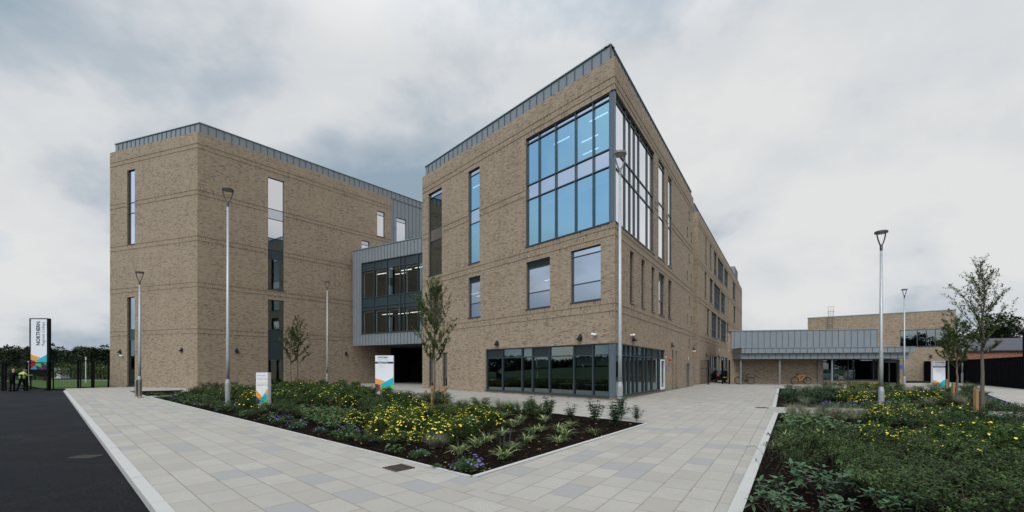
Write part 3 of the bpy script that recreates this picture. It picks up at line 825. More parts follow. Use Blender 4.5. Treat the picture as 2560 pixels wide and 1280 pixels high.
for z in (4.35, 8.4, 12.4, 16.4):
    pts = [bq(.45,.45), bq(LBk-.4,.45), bq(LBk-.4,32), bq(.45,32)]
    m.poly([(*p, z-.5) for p in pts], 1); m.poly([(*p, z) for p in pts], 2)
closer(m, [bq(6,.5), bq(6,32)], 0, ZB-.5); closer(m, [bq(.5,5.8), bq(LBk,5.8)], 0, ZB-.5)
m.poly([(*p, ZB-.6) for p in [bq(.45,.45), bq(LBk-.4,.45), bq(LBk-.4,32), bq(.45,32)]], 1)
obj('interior', m, ['inner_wall', 'ceiling_tile', 'inner_floor'], B)
wall_light(B, BL, BL.u(301), BL.z(301, 877)); wall_light(B, BL, BL.u(455), BL.z(455, 873)); wall_light(B, BR, BR.u(591.5), BR.z(591.5, 875)); wall_light(B, BR, BR.u(865), BR.z(865, 882))
camera_unit(B, BL, BL.u(308), BL.z(308, 889.5))

def mjoint(root, W, us, z1, ops):
    m = MB()
    for u in us:
        segs = [(0.0, z1)]
        for o in ops:
            if o[0] < u < o[1]: segs = [x for a, b in segs for x in ((a, min(b, o[2])), (max(a, o[3]), b)) if x[1]-x[0] > .05]
        for a, b in segs: m.wbox(W, u-.006, u+.006, a, b-.01, -.01, .004)
    obj('movement_joint', m, 'joint_mastic', root)
simple('joint_mastic', (.20,.165,.13), .8)
mjoint(A, AL, [AL.u(1211), AL.u(1088)], ZA, opsL); mjoint(A, AR, [AR.u(1667), AR.u(1702)], ZA, opsR)
mjoint(B, BL, [BL.u(450), BL.u(348)], ZB, oL); mjoint(B, BR, [BR.u(588), BR.u(782), BR.u(886)], ZB, oR)
# ================================================================== glazed link
BG = Wall((-17.4, 47.0), (.865, -.502)); LBG = 12.5; zb0, zb1 = 4.15, 14.5
Gk = thing('glazed_link', (-17.4, 47.0, 0), 'zinc clad two storey glazed bridge between the two tall brick blocks', 'bridge link')
g0 = BG.u(903); gz0, gz1 = BG.z(903, 835), BG.z(903, 658); gu1 = LBG-.3
m = MB(); go = [(g0, gu1, gz0, gz1)]
wall(m, BG, 0, LBG, zb0, zb1, go, reveal=.25); seams(m, BG, .22, LBG, zb0, zb1, 0, .46, go)
for zz in (6.3, 8.4, 10.6): m.wbox(BG, .02, .66, zz, zz+.03, -.01, .028)
back = Wall((-17.4, 47.0), (.865, -.502)).shift(0, -9)
closer(m, [tuple(BG.pt(0,0)[:2]), tuple(back.pt(0,0)[:2]), tuple(back.pt(LBG,0)[:2]), tuple(BG.pt(LBG,0)[:2])], zb0, zb1)
obj('cladding', m, ['zinc', 'zinc_joint_shade'], Gk)
m = MB(); m.wbox(BG, -.04, LBG, zb1, zb1+.07, -9, .06); obj('coping', m, 'coping', Gk)
m = MB(); m.poly([BG.pt(0,zb0,0), BG.pt(0,zb0,-9), BG.pt(LBG,zb0,-9), BG.pt(LBG,zb0,0)]); obj('soffit', m, 'zinc_soffit', Gk)
rws = zr(BG, 903.4, 776.6, 768, 745.6, 678.6)
def k_b(i, j): return ('glass_bridge', 'panel', 'panel', 'glass_bridge', 'panel')[j]
o = window(Gk, BG, g0, gu1, gz0, gz1, cols=[BG.u(x) for x in (934, 966, 999.3, 1009.6, 1044)], rows=rws, kind=k_b, rec=.12, fw=.07, caps=.06)
m = MB()   # pale liners round each pane, inside the glass
us = [g0]+[BG.u(x) for x in (934, 966, 999.3)]; us2 = [BG.u(1009.6), BG.u(1044), gu1]
for seq in (us, us2):
    for a, b in zip(seq, seq[1:]):
        for c, d in ((gz0, rws[0]), (rws[2], rws[3])):
            m.wbox(BG, a+.12, a+.22, c, d-.12, -.30, -.26); m.wbox(BG, a+.22, b-.06, d-.22, d-.12, -.30, -.26)
obj('liner', m, 'blind_fabric', o)
m = MB()
for z in (zb0+.25, 8.3):
    m.poly([BG.pt(0,z,-.4), BG.pt(LBG,z,-.4), BG.pt(LBG,z,-8.9), BG.pt(0,z,-8.9)], 2)
for z in (8.0, 12.6):
    m.poly([BG.pt(0,z,-.4), BG.pt(LBG,z,-.4), BG.pt(LBG,z,-8.9), BG.pt(0,z,-8.9)], 1)
m.poly([BG.pt(0,zb0,-8), BG.pt(LBG,zb0,-8), BG.pt(LBG,zb1,-8), BG.pt(0,zb1,-8)], 0)
m.poly([BG.pt(.1,zb0,-.3), BG.pt(.1,zb0,-8), BG.pt(.1,zb1,-8), BG.pt(.1,zb1,-.3)], 0)
obj('interior', m, ['inner_dim', 'inner_dim', 'inner_floor'], Gk) if False else None
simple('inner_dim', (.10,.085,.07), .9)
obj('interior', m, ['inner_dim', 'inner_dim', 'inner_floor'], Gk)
for u, o_, z in ((1.6,2.0,12.2), (3.4,3.0,12.2), (5.2,2.0,12.2), (7.4,1.8,12.2), (7.8,3.2,12.2), (2.2,2.2,7.7), (4.2,2.6,7.7), (6.2,2.4,7.7), (9.0,1.8,12.2)):
    m = MB(); q = BG.shift(0, -o_); m.wbox(q, u, u+1.5, z-.05, z, -.05, .05); obj('ceiling_light', m, 'lit_tube', Gk)
m = MB(); UW = BG.shift(0, -8.0)
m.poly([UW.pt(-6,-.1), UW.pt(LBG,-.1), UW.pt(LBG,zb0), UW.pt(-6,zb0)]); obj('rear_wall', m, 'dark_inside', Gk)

# ================================================================== rear wing
CW = Vector((19.5, 45.0)); WR = Wall(CW, dR, (-CW.y*0-1, -1)); WR = Wall(CW, dR); WL_ = Wall(CW, (-.95, .33))
Wg = thing('brick_building', (CW.x, CW.y, 0), 'long buff brick wing running back behind the corner block, rows of slim windows', 'building')
lw_ = []; ZWg = 18.1
def g3(top): return lambda i, j: ('glass_dark', 'glass', top)[j]
rear = [  # x0 x1 ytop ybot (at x0)
 (1763.8,1767,589.7,657), (1775,1778.8,608.4,671), (1785.3,1792,625.3,685), (1794.7,1808.8,641,695.6), (1811,1820,668.4,711), (1832,1838.4,702,746),
 (1762,1766.4,676.8,744), (1774.6,1782,693,755.5), (1785.4,1800.8,706,768.6), (1802.5,1813,727.6,778.5), (1816,1817.5,739,790), (1819.5,1821,744,793), (1834,1838.6,763.7,806),
 (1763,1765,765,834), (1768,1773,769.6,836), (1779,1792,778.5,841), (1794,1801,790,845), (1802.5,1815.6,796.5,851.7), (1817.6,1821.5,806,853)]
for x0, x1, yt, yb in rear:
    r = px_rect(WR, x0, x1, yt, yb, x0); n_ = max(0, int((r[1]-r[0])/.9)-1) if r[1]-r[0] > 1.5 else 0
    cc = [r[0]+(r[1]-r[0])*(q+1)/(n_+1) for q in range(n_)]
    add_w(lw_, WR, r, cols=cc, rows=[r[2]+1.0, r[3]-.4], kind=lambda i, j: 'glass' if (i+j) % 3 else 'glass_dark', rec=.14, caps=.03)
for x0, x1, yt, yb in ((1775.6,1792,888.4,956), (1802,1819,891,955.5)):
    r = px_rect(WR, x0, x1, yt, yb, x0); r[2] = .15
    add_w(lw_, WR, r, cols=[r[0]+(r[1]-r[0])*q/4 for q in (1,2,3)], rows=[1.7], kind=lambda i, j: ('panel', 'glass_dark')[j], rec=.1, caps=.02)
dd = px_rect(WR, 1795, 1801, 891.7, 956, 1795); dd[2] = .02
ow = ops_of(lw_)+[tuple(dd)]; UW1 = WR.u(1855)
mb = MB(); brick_face(mb, WR, 0, UW1, ZWg, ow); brick_face(mb, WL_, 0, 6, ZWg, [])
we = WR.pt(UW1, 0); closer(mb, [(we.x, we.y), (we.x-14, we.y+5)], -.1, ZWg); obj('wall', mb, ['brick', 'brick_soldier'], Wg)
do_windows(Wg, lw_)
m = MB(); m.wbox(WR, dd[0]+.03, dd[1]-.03, .02, dd[3]-.03, -.2, -.14); obj('door', m, 'panel_dark', Wg)
PW = CW + Vector((-.26, .50))
parapet(Wg, [(Wall(PW, dR), 0, UW1-1), (Wall(PW, (-.95,.33)), 0, 5)], ZWg-.02, ZWg+1.05, .6)
quad_roof(Wg, [(CW.x, CW.y), (we.x, we.y), (we.x-14, we.y+5), (CW.x-6, CW.y+3)], ZWg)
m = MB(); pr = WR.shift(0, -.9); m.wbox(pr, 43.5, 49.5, ZWg, 21.2, -3.2, .3); seams(m, pr, 43.8, 49.5, ZWg, 21.2, .3, .6); pq = Wall(pr.pt(43.5, 0, .3)[:2], -pr.n, (-dR.x, -dR.y)); seams(m, pq, .4, 3.4, ZWg, 21.2, 0, .6); obj('plant_room', m, ['zinc', 'zinc_joint_shade'], Wg)
m = MB()
for z in (4.35, 8.4, 12.4):
    m.poly([WR.pt(.4,z-.5,-.45), WR.pt(UW1,z-.5,-.45), WR.pt(UW1,z-.5,-7), WR.pt(.4,z-.5,-7)], 1); m.poly([WR.pt(.4,z,-.45), WR.pt(UW1,z,-.45), WR.pt(UW1,z,-7), WR.pt(.4,z,-7)], 2)
m.poly([WR.pt(.4,0,-6), WR.pt(UW1,0,-6), WR.pt(UW1,ZWg-.3,-6), WR.pt(.4,ZWg-.3,-6)], 0); obj('interior', m, ['inner_dim', 'inner_wall', 'inner_floor'], Wg)
wall_light(Wg, WR, WR.u(1765), WR.z(1765, 887)); wall_light(Wg, WR, WR.u(1795), WR.z(1795, 889))
notice(Wg, WR, WR.u(1799), WR.z(1799,875), .3, .3, 'white_plastic', 'alarm_box')

# ================================================================== entrance pavilion with canopy
cd = Vector((.988, -.157)).normalized(); CP = Wall((24.1, 45.1), cd)      # line of the posts
CWl = CP.shift(0, -2.4)
E = thing('entrance_pavilion', (24.1, 45.1, 0), 'single storey brick entrance pavilion with zinc fascia and a deep canopy on posts', 'building')
ue0, ue1 = CWl.u(1819), CWl.u(2257)
ops = []
ew = px_rect(CWl, 2057.8, 2196, 898, 949.7, 2057.8); ew[3] = 2.75; ops.append(tuple(ew))
ed = [CWl.u(2205), CWl.u(2249), .0, 2.62]; ops.append(tuple(ed))
m = MB(); wall(m, CWl, ue0, ue1, -.1, 4.0, ops, reveal=.2); wall(m, CWl, ue0, CWl.u(1827), 4.0, 5.82, [])
pl = CWl.pt(ue0, 0); closer(m, [(pl.x+4.6, pl.y+8), (pl.x, pl.y)], -.1, 5.82); pr_ = CWl.pt(ue1, 0); closer(m, [(pr_.x, pr_.y), (pr_.x+2, pr_.y+9)], -.1, 4.0)
obj('wall', m, ['brick', 'brick_soldier'], E)
o = window(E, CWl, *ew, cols=[CWl.u(2086), CWl.u(2122), CWl.u(2185)], kind=lambda i, j: 'glass_dark', rec=.1, fw=.06)
m = MB(); m.wbox(CWl, ed[0]+.02, ed[1]-.02, 2.3, 2.6, -.3, -.22)
for a, b in ((ed[0]+.02, ed[0]+.1), ((ed[0]+ed[1])/2-.05, (ed[0]+ed[1])/2+.05), (ed[1]-.1, ed[1]-.02)): m.wbox(CWl, a, b, .02, 2.3, -.3, -.22)
d_ = obj('door', m, 'frame_metal', E)
m = MB(); m.poly([CWl.pt(ed[0],.02,-.26), CWl.pt(ed[1],.02,-.26), CWl.pt(ed[1],2.6,-.26), CWl.pt(ed[0],2.6,-.26)]); obj('pane', m, 'glass_dark', d_)
fu0, fu1 = CWl.u(1827.4), CWl.u(2191); fz0, fz1 = 3.85, 5.80
m = MB(); FW = CWl.shift(0, .12)
m.wbox(FW, fu0, fu1, fz0-.3, fz1, -.8, 0); seams(m, FW, fu0+.3, fu1, fz0, fz1, 0, .61); f_ = obj('fascia', m, ['zinc', 'zinc_joint_shade'], E)
m = MB(); m.wbox(FW, fu0-.3, fu1+.04, fz1, fz1+.07, -.85, .06); obj('coping', m, 'coping', f_)
c1 = CP.shift(0, .35); a1, b1 = c1.u(1854), c1.u(2286.8)
m = MB(); m.wbox(c1, a1, b1, 3.28, 3.80, -3.2, 0); seams(m, c1, a1+.3, b1, 3.28, 3.80, 0, .66); m.wbox(c1, a1-.05, b1+.05, 3.80, 3.86, -3.2, .05)
c2 = CP.shift(0, .0); a2, b2 = c2.u(1851.6), c2.u(2272)
m.wbox(c2, a2, b2, 2.70, 3.28, -2.8, 0); seams(m, c2, a2+.1, b2, 2.70, 3.26, 0, .66)
obj('canopy', m, ['zinc', 'zinc_joint_shade'], E)
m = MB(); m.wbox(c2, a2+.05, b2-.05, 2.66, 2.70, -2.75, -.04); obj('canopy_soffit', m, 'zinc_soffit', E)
for x in (1855, 1953, 2085, 2266.5):
    m = MB(); q = CP.pt(CP.u(x), 0, -.35); m.tube([(q.x, q.y, 0), (q.x, q.y, 2.68)], .085, 14); obj('post', m, ['zinc', 'zinc_joint_shade'], E)
q = CWl.pt(CWl.u(2044), 0, .1); m = MB(); m.tube([(q.x, q.y, 0), (q.x, q.y, 2.68)], .07, 10); obj('rainwater_pipe', m, ['zinc', 'zinc_joint_shade'], E)
m = MB(); ui = ue0+5; m.wbox(CWl, ui, ue1-.3, 0.02, .04, -5, -.3, 2); m.poly([CWl.pt(ui,0,-5), CWl.pt(ue1,0,-5), CWl.pt(ue1,3.8,-5), CWl.pt(ui,3.8,-5)], 0)
m.poly([CWl.pt(ui,3.2,-.3), CWl.pt(ue1,3.2,-.3), CWl.pt(ue1,3.2,-5), CWl.pt(ui,3.2,-5)], 1); obj('interior', m, ['dark_inside', 'inner_dim', 'inner_floor'], E)
m = MB(); m.poly([CWl.pt(ue0,3.99,0), CWl.pt(ue1,3.99,0), CWl.pt(ue1,3.99,-9), CWl.pt(ue0+7,3.99,-9)]); obj('roof', m, 'zinc_soffit', E)
notice(E, CWl, CWl.u(2253.5), 1.85, .3, .4)

# ================================================================== sports hall
HW = Wall((45.8, 66.6), (13.1, -9.6)); hz = 9.45
H = thing('sports_hall', (45.8, 66.6, 0), 'plain buff brick sports hall with a long upper window behind the pavilion', 'building')
hu = HW.u(2390); hw = px_rect(HW, 2250, 2386, 825.5, 867.7, 2250)
m = MB(); wall(m, HW, 0, hu, -.1, hz, [tuple(hw)], reveal=.2); e_ = HW.pt(hu, 0); s0 = HW.pt(0, 0)
closer(m, [(e_.x, e_.y), (e_.x+9, e_.y+12)], -.1, hz); closer(m, [(s0.x+9, s0.y+12), (s0.x, s0.y)], -.1, hz); obj('wall', m, ['brick', 'brick_soldier'], H)
m = MB(); m.wbox(HW, -.05, hu+.05, hz, hz+.10, -.4, .05); obj('coping', m, 'coping', H)
m = MB(); m.poly([HW.pt(0,hz-.1), HW.pt(hu,hz-.1), HW.pt(hu,hz-.1,-15), HW.pt(0,hz-.1,-15)]); obj('roof', m, 'zinc_soffit', H)
window(H, HW, *hw, cols=[HW.u(2293.5), HW.u(2339)], kind=lambda i, j: 'glass_dark', rec=.1, fw=.08, sill=True)
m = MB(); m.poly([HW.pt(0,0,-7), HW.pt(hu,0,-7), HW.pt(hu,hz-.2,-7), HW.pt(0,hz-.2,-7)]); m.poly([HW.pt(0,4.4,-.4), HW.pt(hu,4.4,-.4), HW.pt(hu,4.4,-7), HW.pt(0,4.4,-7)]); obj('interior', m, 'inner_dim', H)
for u, oo in ((HW.u(2300), 1.5), (HW.u(2306), 2.5), (HW.u(2315), 3.6)):
    m = MB(); q = HW.shift(0, -oo); m.wbox(q, u, u+2.0, 7.2, 7.28, -.07, .07); obj('ceiling_light', m, 'lit_tube', H)
wall_light(H, HW, HW.u(2327), HW.z(2327, 889))
# roof ladder
t = thing('roof_ladder', tuple(HW.pt(HW.u(2077), 0, .2)), 'pale metal access ladder with a hooped cage above the sports hall roofline', 'ladder')
u_ = HW.u(2077); m = MB()
for s_ in (-.3, .3): m.tube([HW.pt(u_+s_, 4, .2), HW.pt(u_+s_, hz+1.1, .2)], .035, 6)
obj('stile', m, 'steel', t); m = MB(); zz = 4.2
while zz < hz+1.0: m.tube([HW.pt(u_-.3, zz, .2), HW.pt(u_+.3, zz, .2)], .02, 5); zz += .3
obj('rung', m, 'steel', t); m = MB()
for zz in (5.4, 6.4, 7.4, 8.4, 9.4, 10.2, 10.9):
    pts = [HW.pt(u_+math.cos(a)*.42, zz, .2+math.sin(a)*.75 if math.sin(a) > 0 else .2) for a in [PI*i/8 for i in range(9)]]; m.tube(pts, .025, 5)
for a in (.25, .5, .75): m.tube([HW.pt(u_+math.cos(PI*a)*.42, 5.4, .2+math.sin(PI*a)*.75), HW.pt(u_+math.cos(PI*a)*.42, 10.9, .2+math.sin(PI*a)*.75)], .02, 5)
obj('cage', m, 'steel', t)
# yard surface beside the hall
mb = MB(); hp = HW.pt(HW.u(2245), 0, .1); hq = HW.pt(HW.u(2352), 0, .1)
sheet(mb, [(hp.x, hp.y), (41.5, 50.5), (50.0, 49.5), (hq.x, hq.y)], .004); struct('yard', mb, 'asphalt')

# ================================================================== dark boarded wall at the right
def boarded(pts, h, name, label, cat, mat, step=.25):
    t = thing(name, (*pts[0], 0), label, cat)
    m = MB(); pm = MB()
    for a, b in zip(pts, pts[1:]):
        W = Wall(a, (b[0]-a[0], b[1]-a[1])); Ln = (Vector(b)-Vector(a)).length; u = 0
        while u < Ln: m.wbox(W, u, min(u+step-.02, Ln), 0, h, -.05, .0 if int(u/step) % 2 else .02); u += step
        m.wbox(W, 0, Ln, 0, h-.05, -.10, -.06)
        u = 0
        while u <= Ln: pm.wbox(W, u-.06, u+.06, 0, h+.05, -.22, -.101); u += 2.5
        pm.wbox(W, 0, Ln, h, h+.06, -.10, .04)
    obj('boards', m, mat, t); obj('framing', pm, mat, t); return t
ha = HW.pt(HW.u(2309), 0, .3)
boarded([(ha.x, ha.y), (52.8, 50.8), (40.9, 33.8)], 2.62, 'boarded_wall', 'long black boarded enclosure wall at the right of the plaza', 'wall', 'dark_timber')
# houses beyond
def house(name, c, d, l, w, eave, ridge, label, wmat, rmat, gable_mat=None, chim=False):
    d = Vector(d).normalized(); e = Vector((-d.y, d.x)); c = Vector(c)
    t = thing(name, (c.x, c.y, 0), label, 'house')
    def q(a, b, z): r_ = c+d*a+e*b; return (r_.x, r_.y, z)
    m = MB(); P4 = [q(0,0,0), q(l,0,0), q(l,w,0), q(0,w,0)]
    for i in range(4):
        a, b = P4[i], P4[(i+1) % 4]; m.poly([a, b, (b[0],b[1],eave), (a[0],a[1],eave)])
    obj('wall', m, wmat, t); 
    for x_ in (0, l): m = MB(); m.poly([q(x_,0,eave), q(x_,w/2,ridge), q(x_,w,eave)]); obj('gable', m, gable_mat or wmat, t)
    m = MB(); o_ = .35
    for s_, e_ in ((-o_, 1), (w+o_, -1)):
        ze = eave-.15
        A_ = [q(-o_,s_,ze), q(l+o_,s_,ze), q(l+o_,w/2,ridge+.02), q(-o_,w/2,ridge+.02)]
        B_ = [(x,y,z+.15) for x,y,z in A_]; m.hexa(A_+B_)
    r_ = obj('roof', m, rmat, t)
    m = MB(); m2 = MB()
    for k in range(max(1, int(l/3.5))):
        a0 = 1.2+k*3.5; fr = [q(a0,-.04,.9), q(a0+1.1,-.04,.9), q(a0+1.1,-.04,2.0), q(a0,-.04,2.0)]
        m.hexa([q(a0,-.05,.9), q(a0+1.1,-.05,.9), q(a0+1.1,.0,.9), q(a0,.0,.9), q(a0,-.05,2.1), q(a0+1.1,-.05,2.1), q(a0+1.1,.0,2.1), q(a0,.0,2.1)])
    obj('window', m, 'car_glass', t)
    if chim:
        m = MB(); a = q(l*.3, w/2, 0); m.box(a[0]-.4, a[0]+.4, a[1]-.4, a[1]+.4, ridge-.5, ridge+1.1); obj('chimney', m, wmat, r_)
    return t
house('brick_house', (64.5, 64), (1, -.32), 19, 8, 4.35, 6.1, 'low red brick house with a dark slate roof behind the black wall', 'red_brick', 'slate')
house('gabled_house', (65.0, 43.0), (.80, .60), 12, 9, 6.0, 9.6, 'house end with pinkish cladding in its gable at the right edge', 'dark_timber', 'slate', 'pink_cladding')
# ================================================================== lamp posts
def lamp(px, py, h, ang, label, dark=True, Y=None, bh=1.15, disc=.24, r=.075, br=.11):
    if Y: x, y = (px-HX)/F*Y, Y
    else: x, y = G(px, py)
    t = thing('street_lamp', (x, y, 0), label, 'street lamp', 'tall galvanised lamp posts')
    m = MB(); m.lathe([(r, bh), (r*.96, bh+1), (r*.62, h-.75)], (x,y,0), 14); m.smooth = True; obj('pole', m, 'galvanised', t)
    m = MB(); m.lathe([(br,-.15), (br,bh-.14), (br*.98,bh-.12), (r*1.02,bh+.05)], (x,y,0), 16); b = obj('base_section', m, 'galvanised', t)
    m = MB(); a0 = ang
    d = MB(); n = 6
    dx, dy = math.cos(ang), math.sin(ang)
    m.box(x+br*.2-.0, x+br*.2+.004, y-br-.004, y-br-.001, .25, .7); obj('door_plate', m, 'galvanised', b)
    hm = 'lamp_metal' if dark else 'lamp_grey'
    m = MB(); m.lathe([(r*.72,h-.85), (r*.72,h-.62), (r*.4,h-.58)], (x,y,0), 12); obj('collar', m, hm, t)
    for s_ in (-1, 1):
        m = MB(); pts = []
        for k in range(7):
            q = k/6; rad = r*.35 + (disc*.86-r*.35)*math.sin(q*PI/2); pts.append((x+s_*dx*rad, y+s_*dy*rad, h-.66+q*.60))
        m.tube(pts, [.028]*6+[.02], 6); obj('arm', m, hm, t)
    m = MB(); m.lathe([(disc*.93,h-.095), (disc,h-.085), (disc,h-.02), (disc*.9,h), (disc*.2,h+.015)], (x,y,0), 24); hd = obj('lamp_head', m, hm, t)
    m = MB(); m.lathe([(disc*.84,h-.10), (disc*.84,h-.0955)], (x,y,0), 20); obj('lens', m, 'lens_mat', hd)
    return t
lamp(569.5, 1012, 10.1, .5, 'tall lamp post in the left bed beside the small white sign')
lamp(349, 990, 8.0, .2, 'lamp post behind the two steel bollards at the left', Y=28)
lamp(818, 961, 10.2, .1, 'slim far lamp post in front of the left block, left of the glazed link', Y=42)
lamp(1550, 1035, 9.75, .25, 'nearest lamp post, rising in front of the sharp building corner', False)
lamp(2203, 1018, 7.7, .1, 'lamp post in the far right bed, left of the sports hall window', Y=18.8, bh=.85)
lamp(2261, 965, 9.35, .1, 'far lamp post standing by the end of the canopy', Y=41.5, bh=.9)
lamp(2406, 960, 8.9, .1, 'distant lamp post by the black boarded wall, half hidden by trees', Y=49)

# ================================================================== bollards
for i, (px, lab) in enumerate(((341.5, 'left one of two square steel bollards at the left bed'), (350.5, 'right one of two square steel bollards at the left bed'))):
    x, y = G(px, 991.5+i*.5); t = thing('bollard', (x, y, 0), lab, 'bollard', 'pair of steel bollards')
    m = MB(); m.box(x-.06, x+.06, y-.06, y+.06, -.1, 1.0); m.box(x-.055, x+.055, y-.055, y+.055, 1.0, 1.01); obj('post', m, 'steel', t)
    m = MB(); m.box(x+.02, x+.05, y-.066, y-.061, .05, .97); obj('groove', m, 'dark_fixture', t)

# ================================================================== signs
def text_obj(body, size, bold, fn, mat, parent, name='lettering', align='LEFT', sx=1.0):
    cu = bpy.data.curves.new('txt', 'FONT'); cu.body = body; cu.size = size; cu.offset = bold; cu.align_x = align; cu.resolution_u = 3
    to = bpy.data.objects.new('txt', cu); COL.objects.link(to)
    dg = bpy.context.evaluated_depsgraph_get(); me = bpy.data.meshes.new_from_object(to.evaluated_get(dg))
    mb = MB()
    for p in me.polygons: mb.poly([fn(me.vertices[i].co.x*sx, me.vertices[i].co.y) for i in p.vertices])
    bpy.data.objects.remove(to); bpy.data.meshes.remove(me); bpy.data.curves.remove(cu)
    o = obj(name, mb, mat, parent); return o
ART = [('orange_paint', [(0,.345),(.57,.25),(.26,.155),(0,.19)]), ('cyan_paint', [(.26,.155),(1,.37),(1,.18),(.64,.085)]),
       ('purple_paint', [(0,.19),(.26,.155),(0,.09)]), ('crimson_paint', [(0,.09),(.26,.155),(.30,0),(0,0)]), ('green_paint', [(.26,.155),(.64,.085),(.67,0),(.30,0)]),
       ('green_paint', [(.64,.085),(1,.18),(1,.035)]), ('purple_paint', [(.64,.085),(1,.035),(1,0),(.67,0)])]
def sign_face(t, W, w, z0, z1, off, lines, art=ART, art_h=1.0, mirror=False, header=True):
    """W: wall frame whose u runs left to right as read"""
    H_ = z1-z0
    mats = []; m = MB()
    for k, (mt, pts) in enumerate(art):
        if mt not in mats: mats.append(mt)
        m.poly([W.pt(a*w, z0+b*H_*art_h, off+.003) for a, b in pts], mats.index(mt))
    obj('artwork', m, mats, t)
    if header:
        zb = z1-.235*H_; m = MB(); m.poly([W.pt(0,zb,off+.003), W.pt(w,zb,off+.003), W.pt(w,zb+.055*H_,off+.003), W.pt(0,zb+.055*H_,off+.003)]); obj('name_band', m, 'navy_paint', t)
    for (s_, x, zf, size, bold, mt) in lines:
        text_obj(s_, size*H_, bold*size*H_, lambda a, b, x=x, zf=zf: W.pt(x*w+a, z1-zf*H_+b, off+.004), mt, t, sx=.92)
def board(name, p, d, w, h, depth, label, lines, base=.06, **k):
    d = Vector(d).normalized(); p = Vector(p); W = Wall(p, d)
    t = thing(name, (p.x, p.y, 0), label, 'sign')
    m = MB(); m.wbox(W, 0, w, base, h, -depth, 0); m.wbox(W, w-.0, w+.012, base, h, -depth*.75, -depth*.25); obj('panel', m, 'white_paint', t)
    m = MB(); m.wbox(W, .02, w-.02, 0, base, -depth+.01, -.01); obj('plinth', m, 'plinth_grey', t)
    sign_face(t, W, w, base, h, 0, lines, **k); return t, W
hd = [('NORTHERN', .14, .075, .062, .035, 'navy_paint'), ('Regional College', .14, .135, .050, 0, 'grey_lettering'), ('Ballymena Campus', .14, .222, .042, .02, 'white_paint')]
# middle sign near the link
x, y = (938-HX)/F*32, 32.0
t, W = board('sign_board', (x, y), (1, -.05), 1.37, 2.66, .16, 'white upright college sign standing in front of the glazed link', hd+[('01 Reception', .20, .30, .030, 0, 'grey_lettering'), ('02 Sports Zone', .20, .345, .030, 0, 'grey_lettering')], base=.08)
Wb = Wall((x+1.37*.99, y-.07+.16), (-1, .05), (0, 1)); sign_face(t, Wb, 1.37, .08, 2.66, .0, hd)
# right sign
x, y = (2333-HX)/F*33.8, 33.8
board('sign_board', (x, y), (1, -.12), .86, 2.30, .2, 'white upright college sign in the far bed between the trees and the black wall', hd+[('03 Car Park 1 & 2', .19, .30, .030, 0, 'grey_lettering'), ('02 Sports Zone', .19, .345, .030, 0, 'grey_lettering'), ('01 Main Centre', .19, .39, .030, 0, 'grey_lettering')], base=.02)
# low sign in the left bed
x, y = (640-HX)/F*18.6, 18.6
art2 = [('orange_paint', [(0,.46),(.52,.26),(.33,.13),(0,.27)]), ('purple_paint', [(0,.27),(.33,.13),(.20,.03),(0,.02)]), ('crimson_paint', [(.20,.03),(.33,.13),(.33,.02)]),
        ('cyan_paint', [(.33,.13),(.76,.37),(1,.28),(.56,.02)]), ('orange_paint', [(.76,.37),(1,.50),(1,.28)]), ('green_paint', [(.56,.02),(1,.28),(1,.02)]), ('green_paint', [(.33,.13),(.56,.02),(.33,.02)])]
t, W = board('sign_board', (x, y), (1, .02), .50, 1.52, .27, 'low white directional sign with coloured triangles in the left bed', [('01 Reception', .10, .11, .055, 0, 'grey_lettering'), ('02 Sports Zone', .10, .215, .055, 0, 'grey_lettering'), ('05 Service Yard', .10, .41, .055, 0, 'grey_lettering')], base=.13, art=art2, header=False)
m = MB(); m.poly([W.pt(.04,1.52-.33*1.39-.06,.003), W.pt(.47,1.52-.33*1.39-.06,.003), W.pt(.47,1.52-.33*1.39+.05,.003), W.pt(.04,1.52-.33*1.39+.05,.003)]); obj('blanked_strip', m, 'cream_paint', t)
# tall banner sign behind the gate
Ys = 36.5; x0 = (76-HX)/F*Ys
W = Wall((x0, Ys), (1, -.045)); wS_ = 1.60
t = thing('banner_sign', (x0, Ys, 0), 'tall college banner sign with vertical lettering in a black frame', 'sign')
zb, zt = W.z(80, 923.5), W.z(80, 797.5)
m = MB(); m.wbox(W, .03, wS_-.1, zb, zt, -.08, 0); obj('panel', m, 'white_paint', t)
m = MB(); m.wbox(W, -.06, .03, zb-.38, zt+.06, -.1, .03); m.wbox(W, wS_-.1, wS_+.12, -.15, zt+.04, -.12, .03); m.wbox(W, .03, wS_-.1, zt, zt+.06, -.1, .02); m.wbox(W, .03, wS_-.1, zb-.38, zb, -.1, .02); m.wbox(W, -.04, .02, -.15, zb-.38, -.08, .0)
obj('frame', m, 'navy_dark', t) if 'navy_dark' in MATS else obj('frame', m, 'black_metal', t)
ww = wS_-.13; Wp = W.shift(.03, 0); hh = zt-zb
artT = [('orange_paint', [(0,.40),(.60,.31),(.27,.22),(0,.26)]), ('cyan_paint', [(.27,.22),(1,.40),(1,.235),(.60,.175)]), ('purple_paint', [(0,.26),(.27,.22),(0,.19)]), ('crimson_paint', [(0,.19),(.27,.22),(.31,.105),(0,.02)]),
        ('green_paint', [(.27,.22),(.60,.175),(.68,.045),(.31,.105)]), ('green_paint', [(.60,.175),(1,.235),(1,.12)]), ('purple_paint', [(.60,.175),(1,.12),(1,0),(.80,0),(.68,.045)]), ('cyan_paint', [(0,.02),(.31,.105),(.36,0),(0,0)]), ('purple_paint', [(.31,.105),(.68,.045),(.55,0),(.36,0)]), ('crimson_paint', [(.55,0),(.68,.045),(.80,0)])]
sign_face(t, Wp, ww, zb, zt, 0, [], art=artT, art_h=.75, header=False)
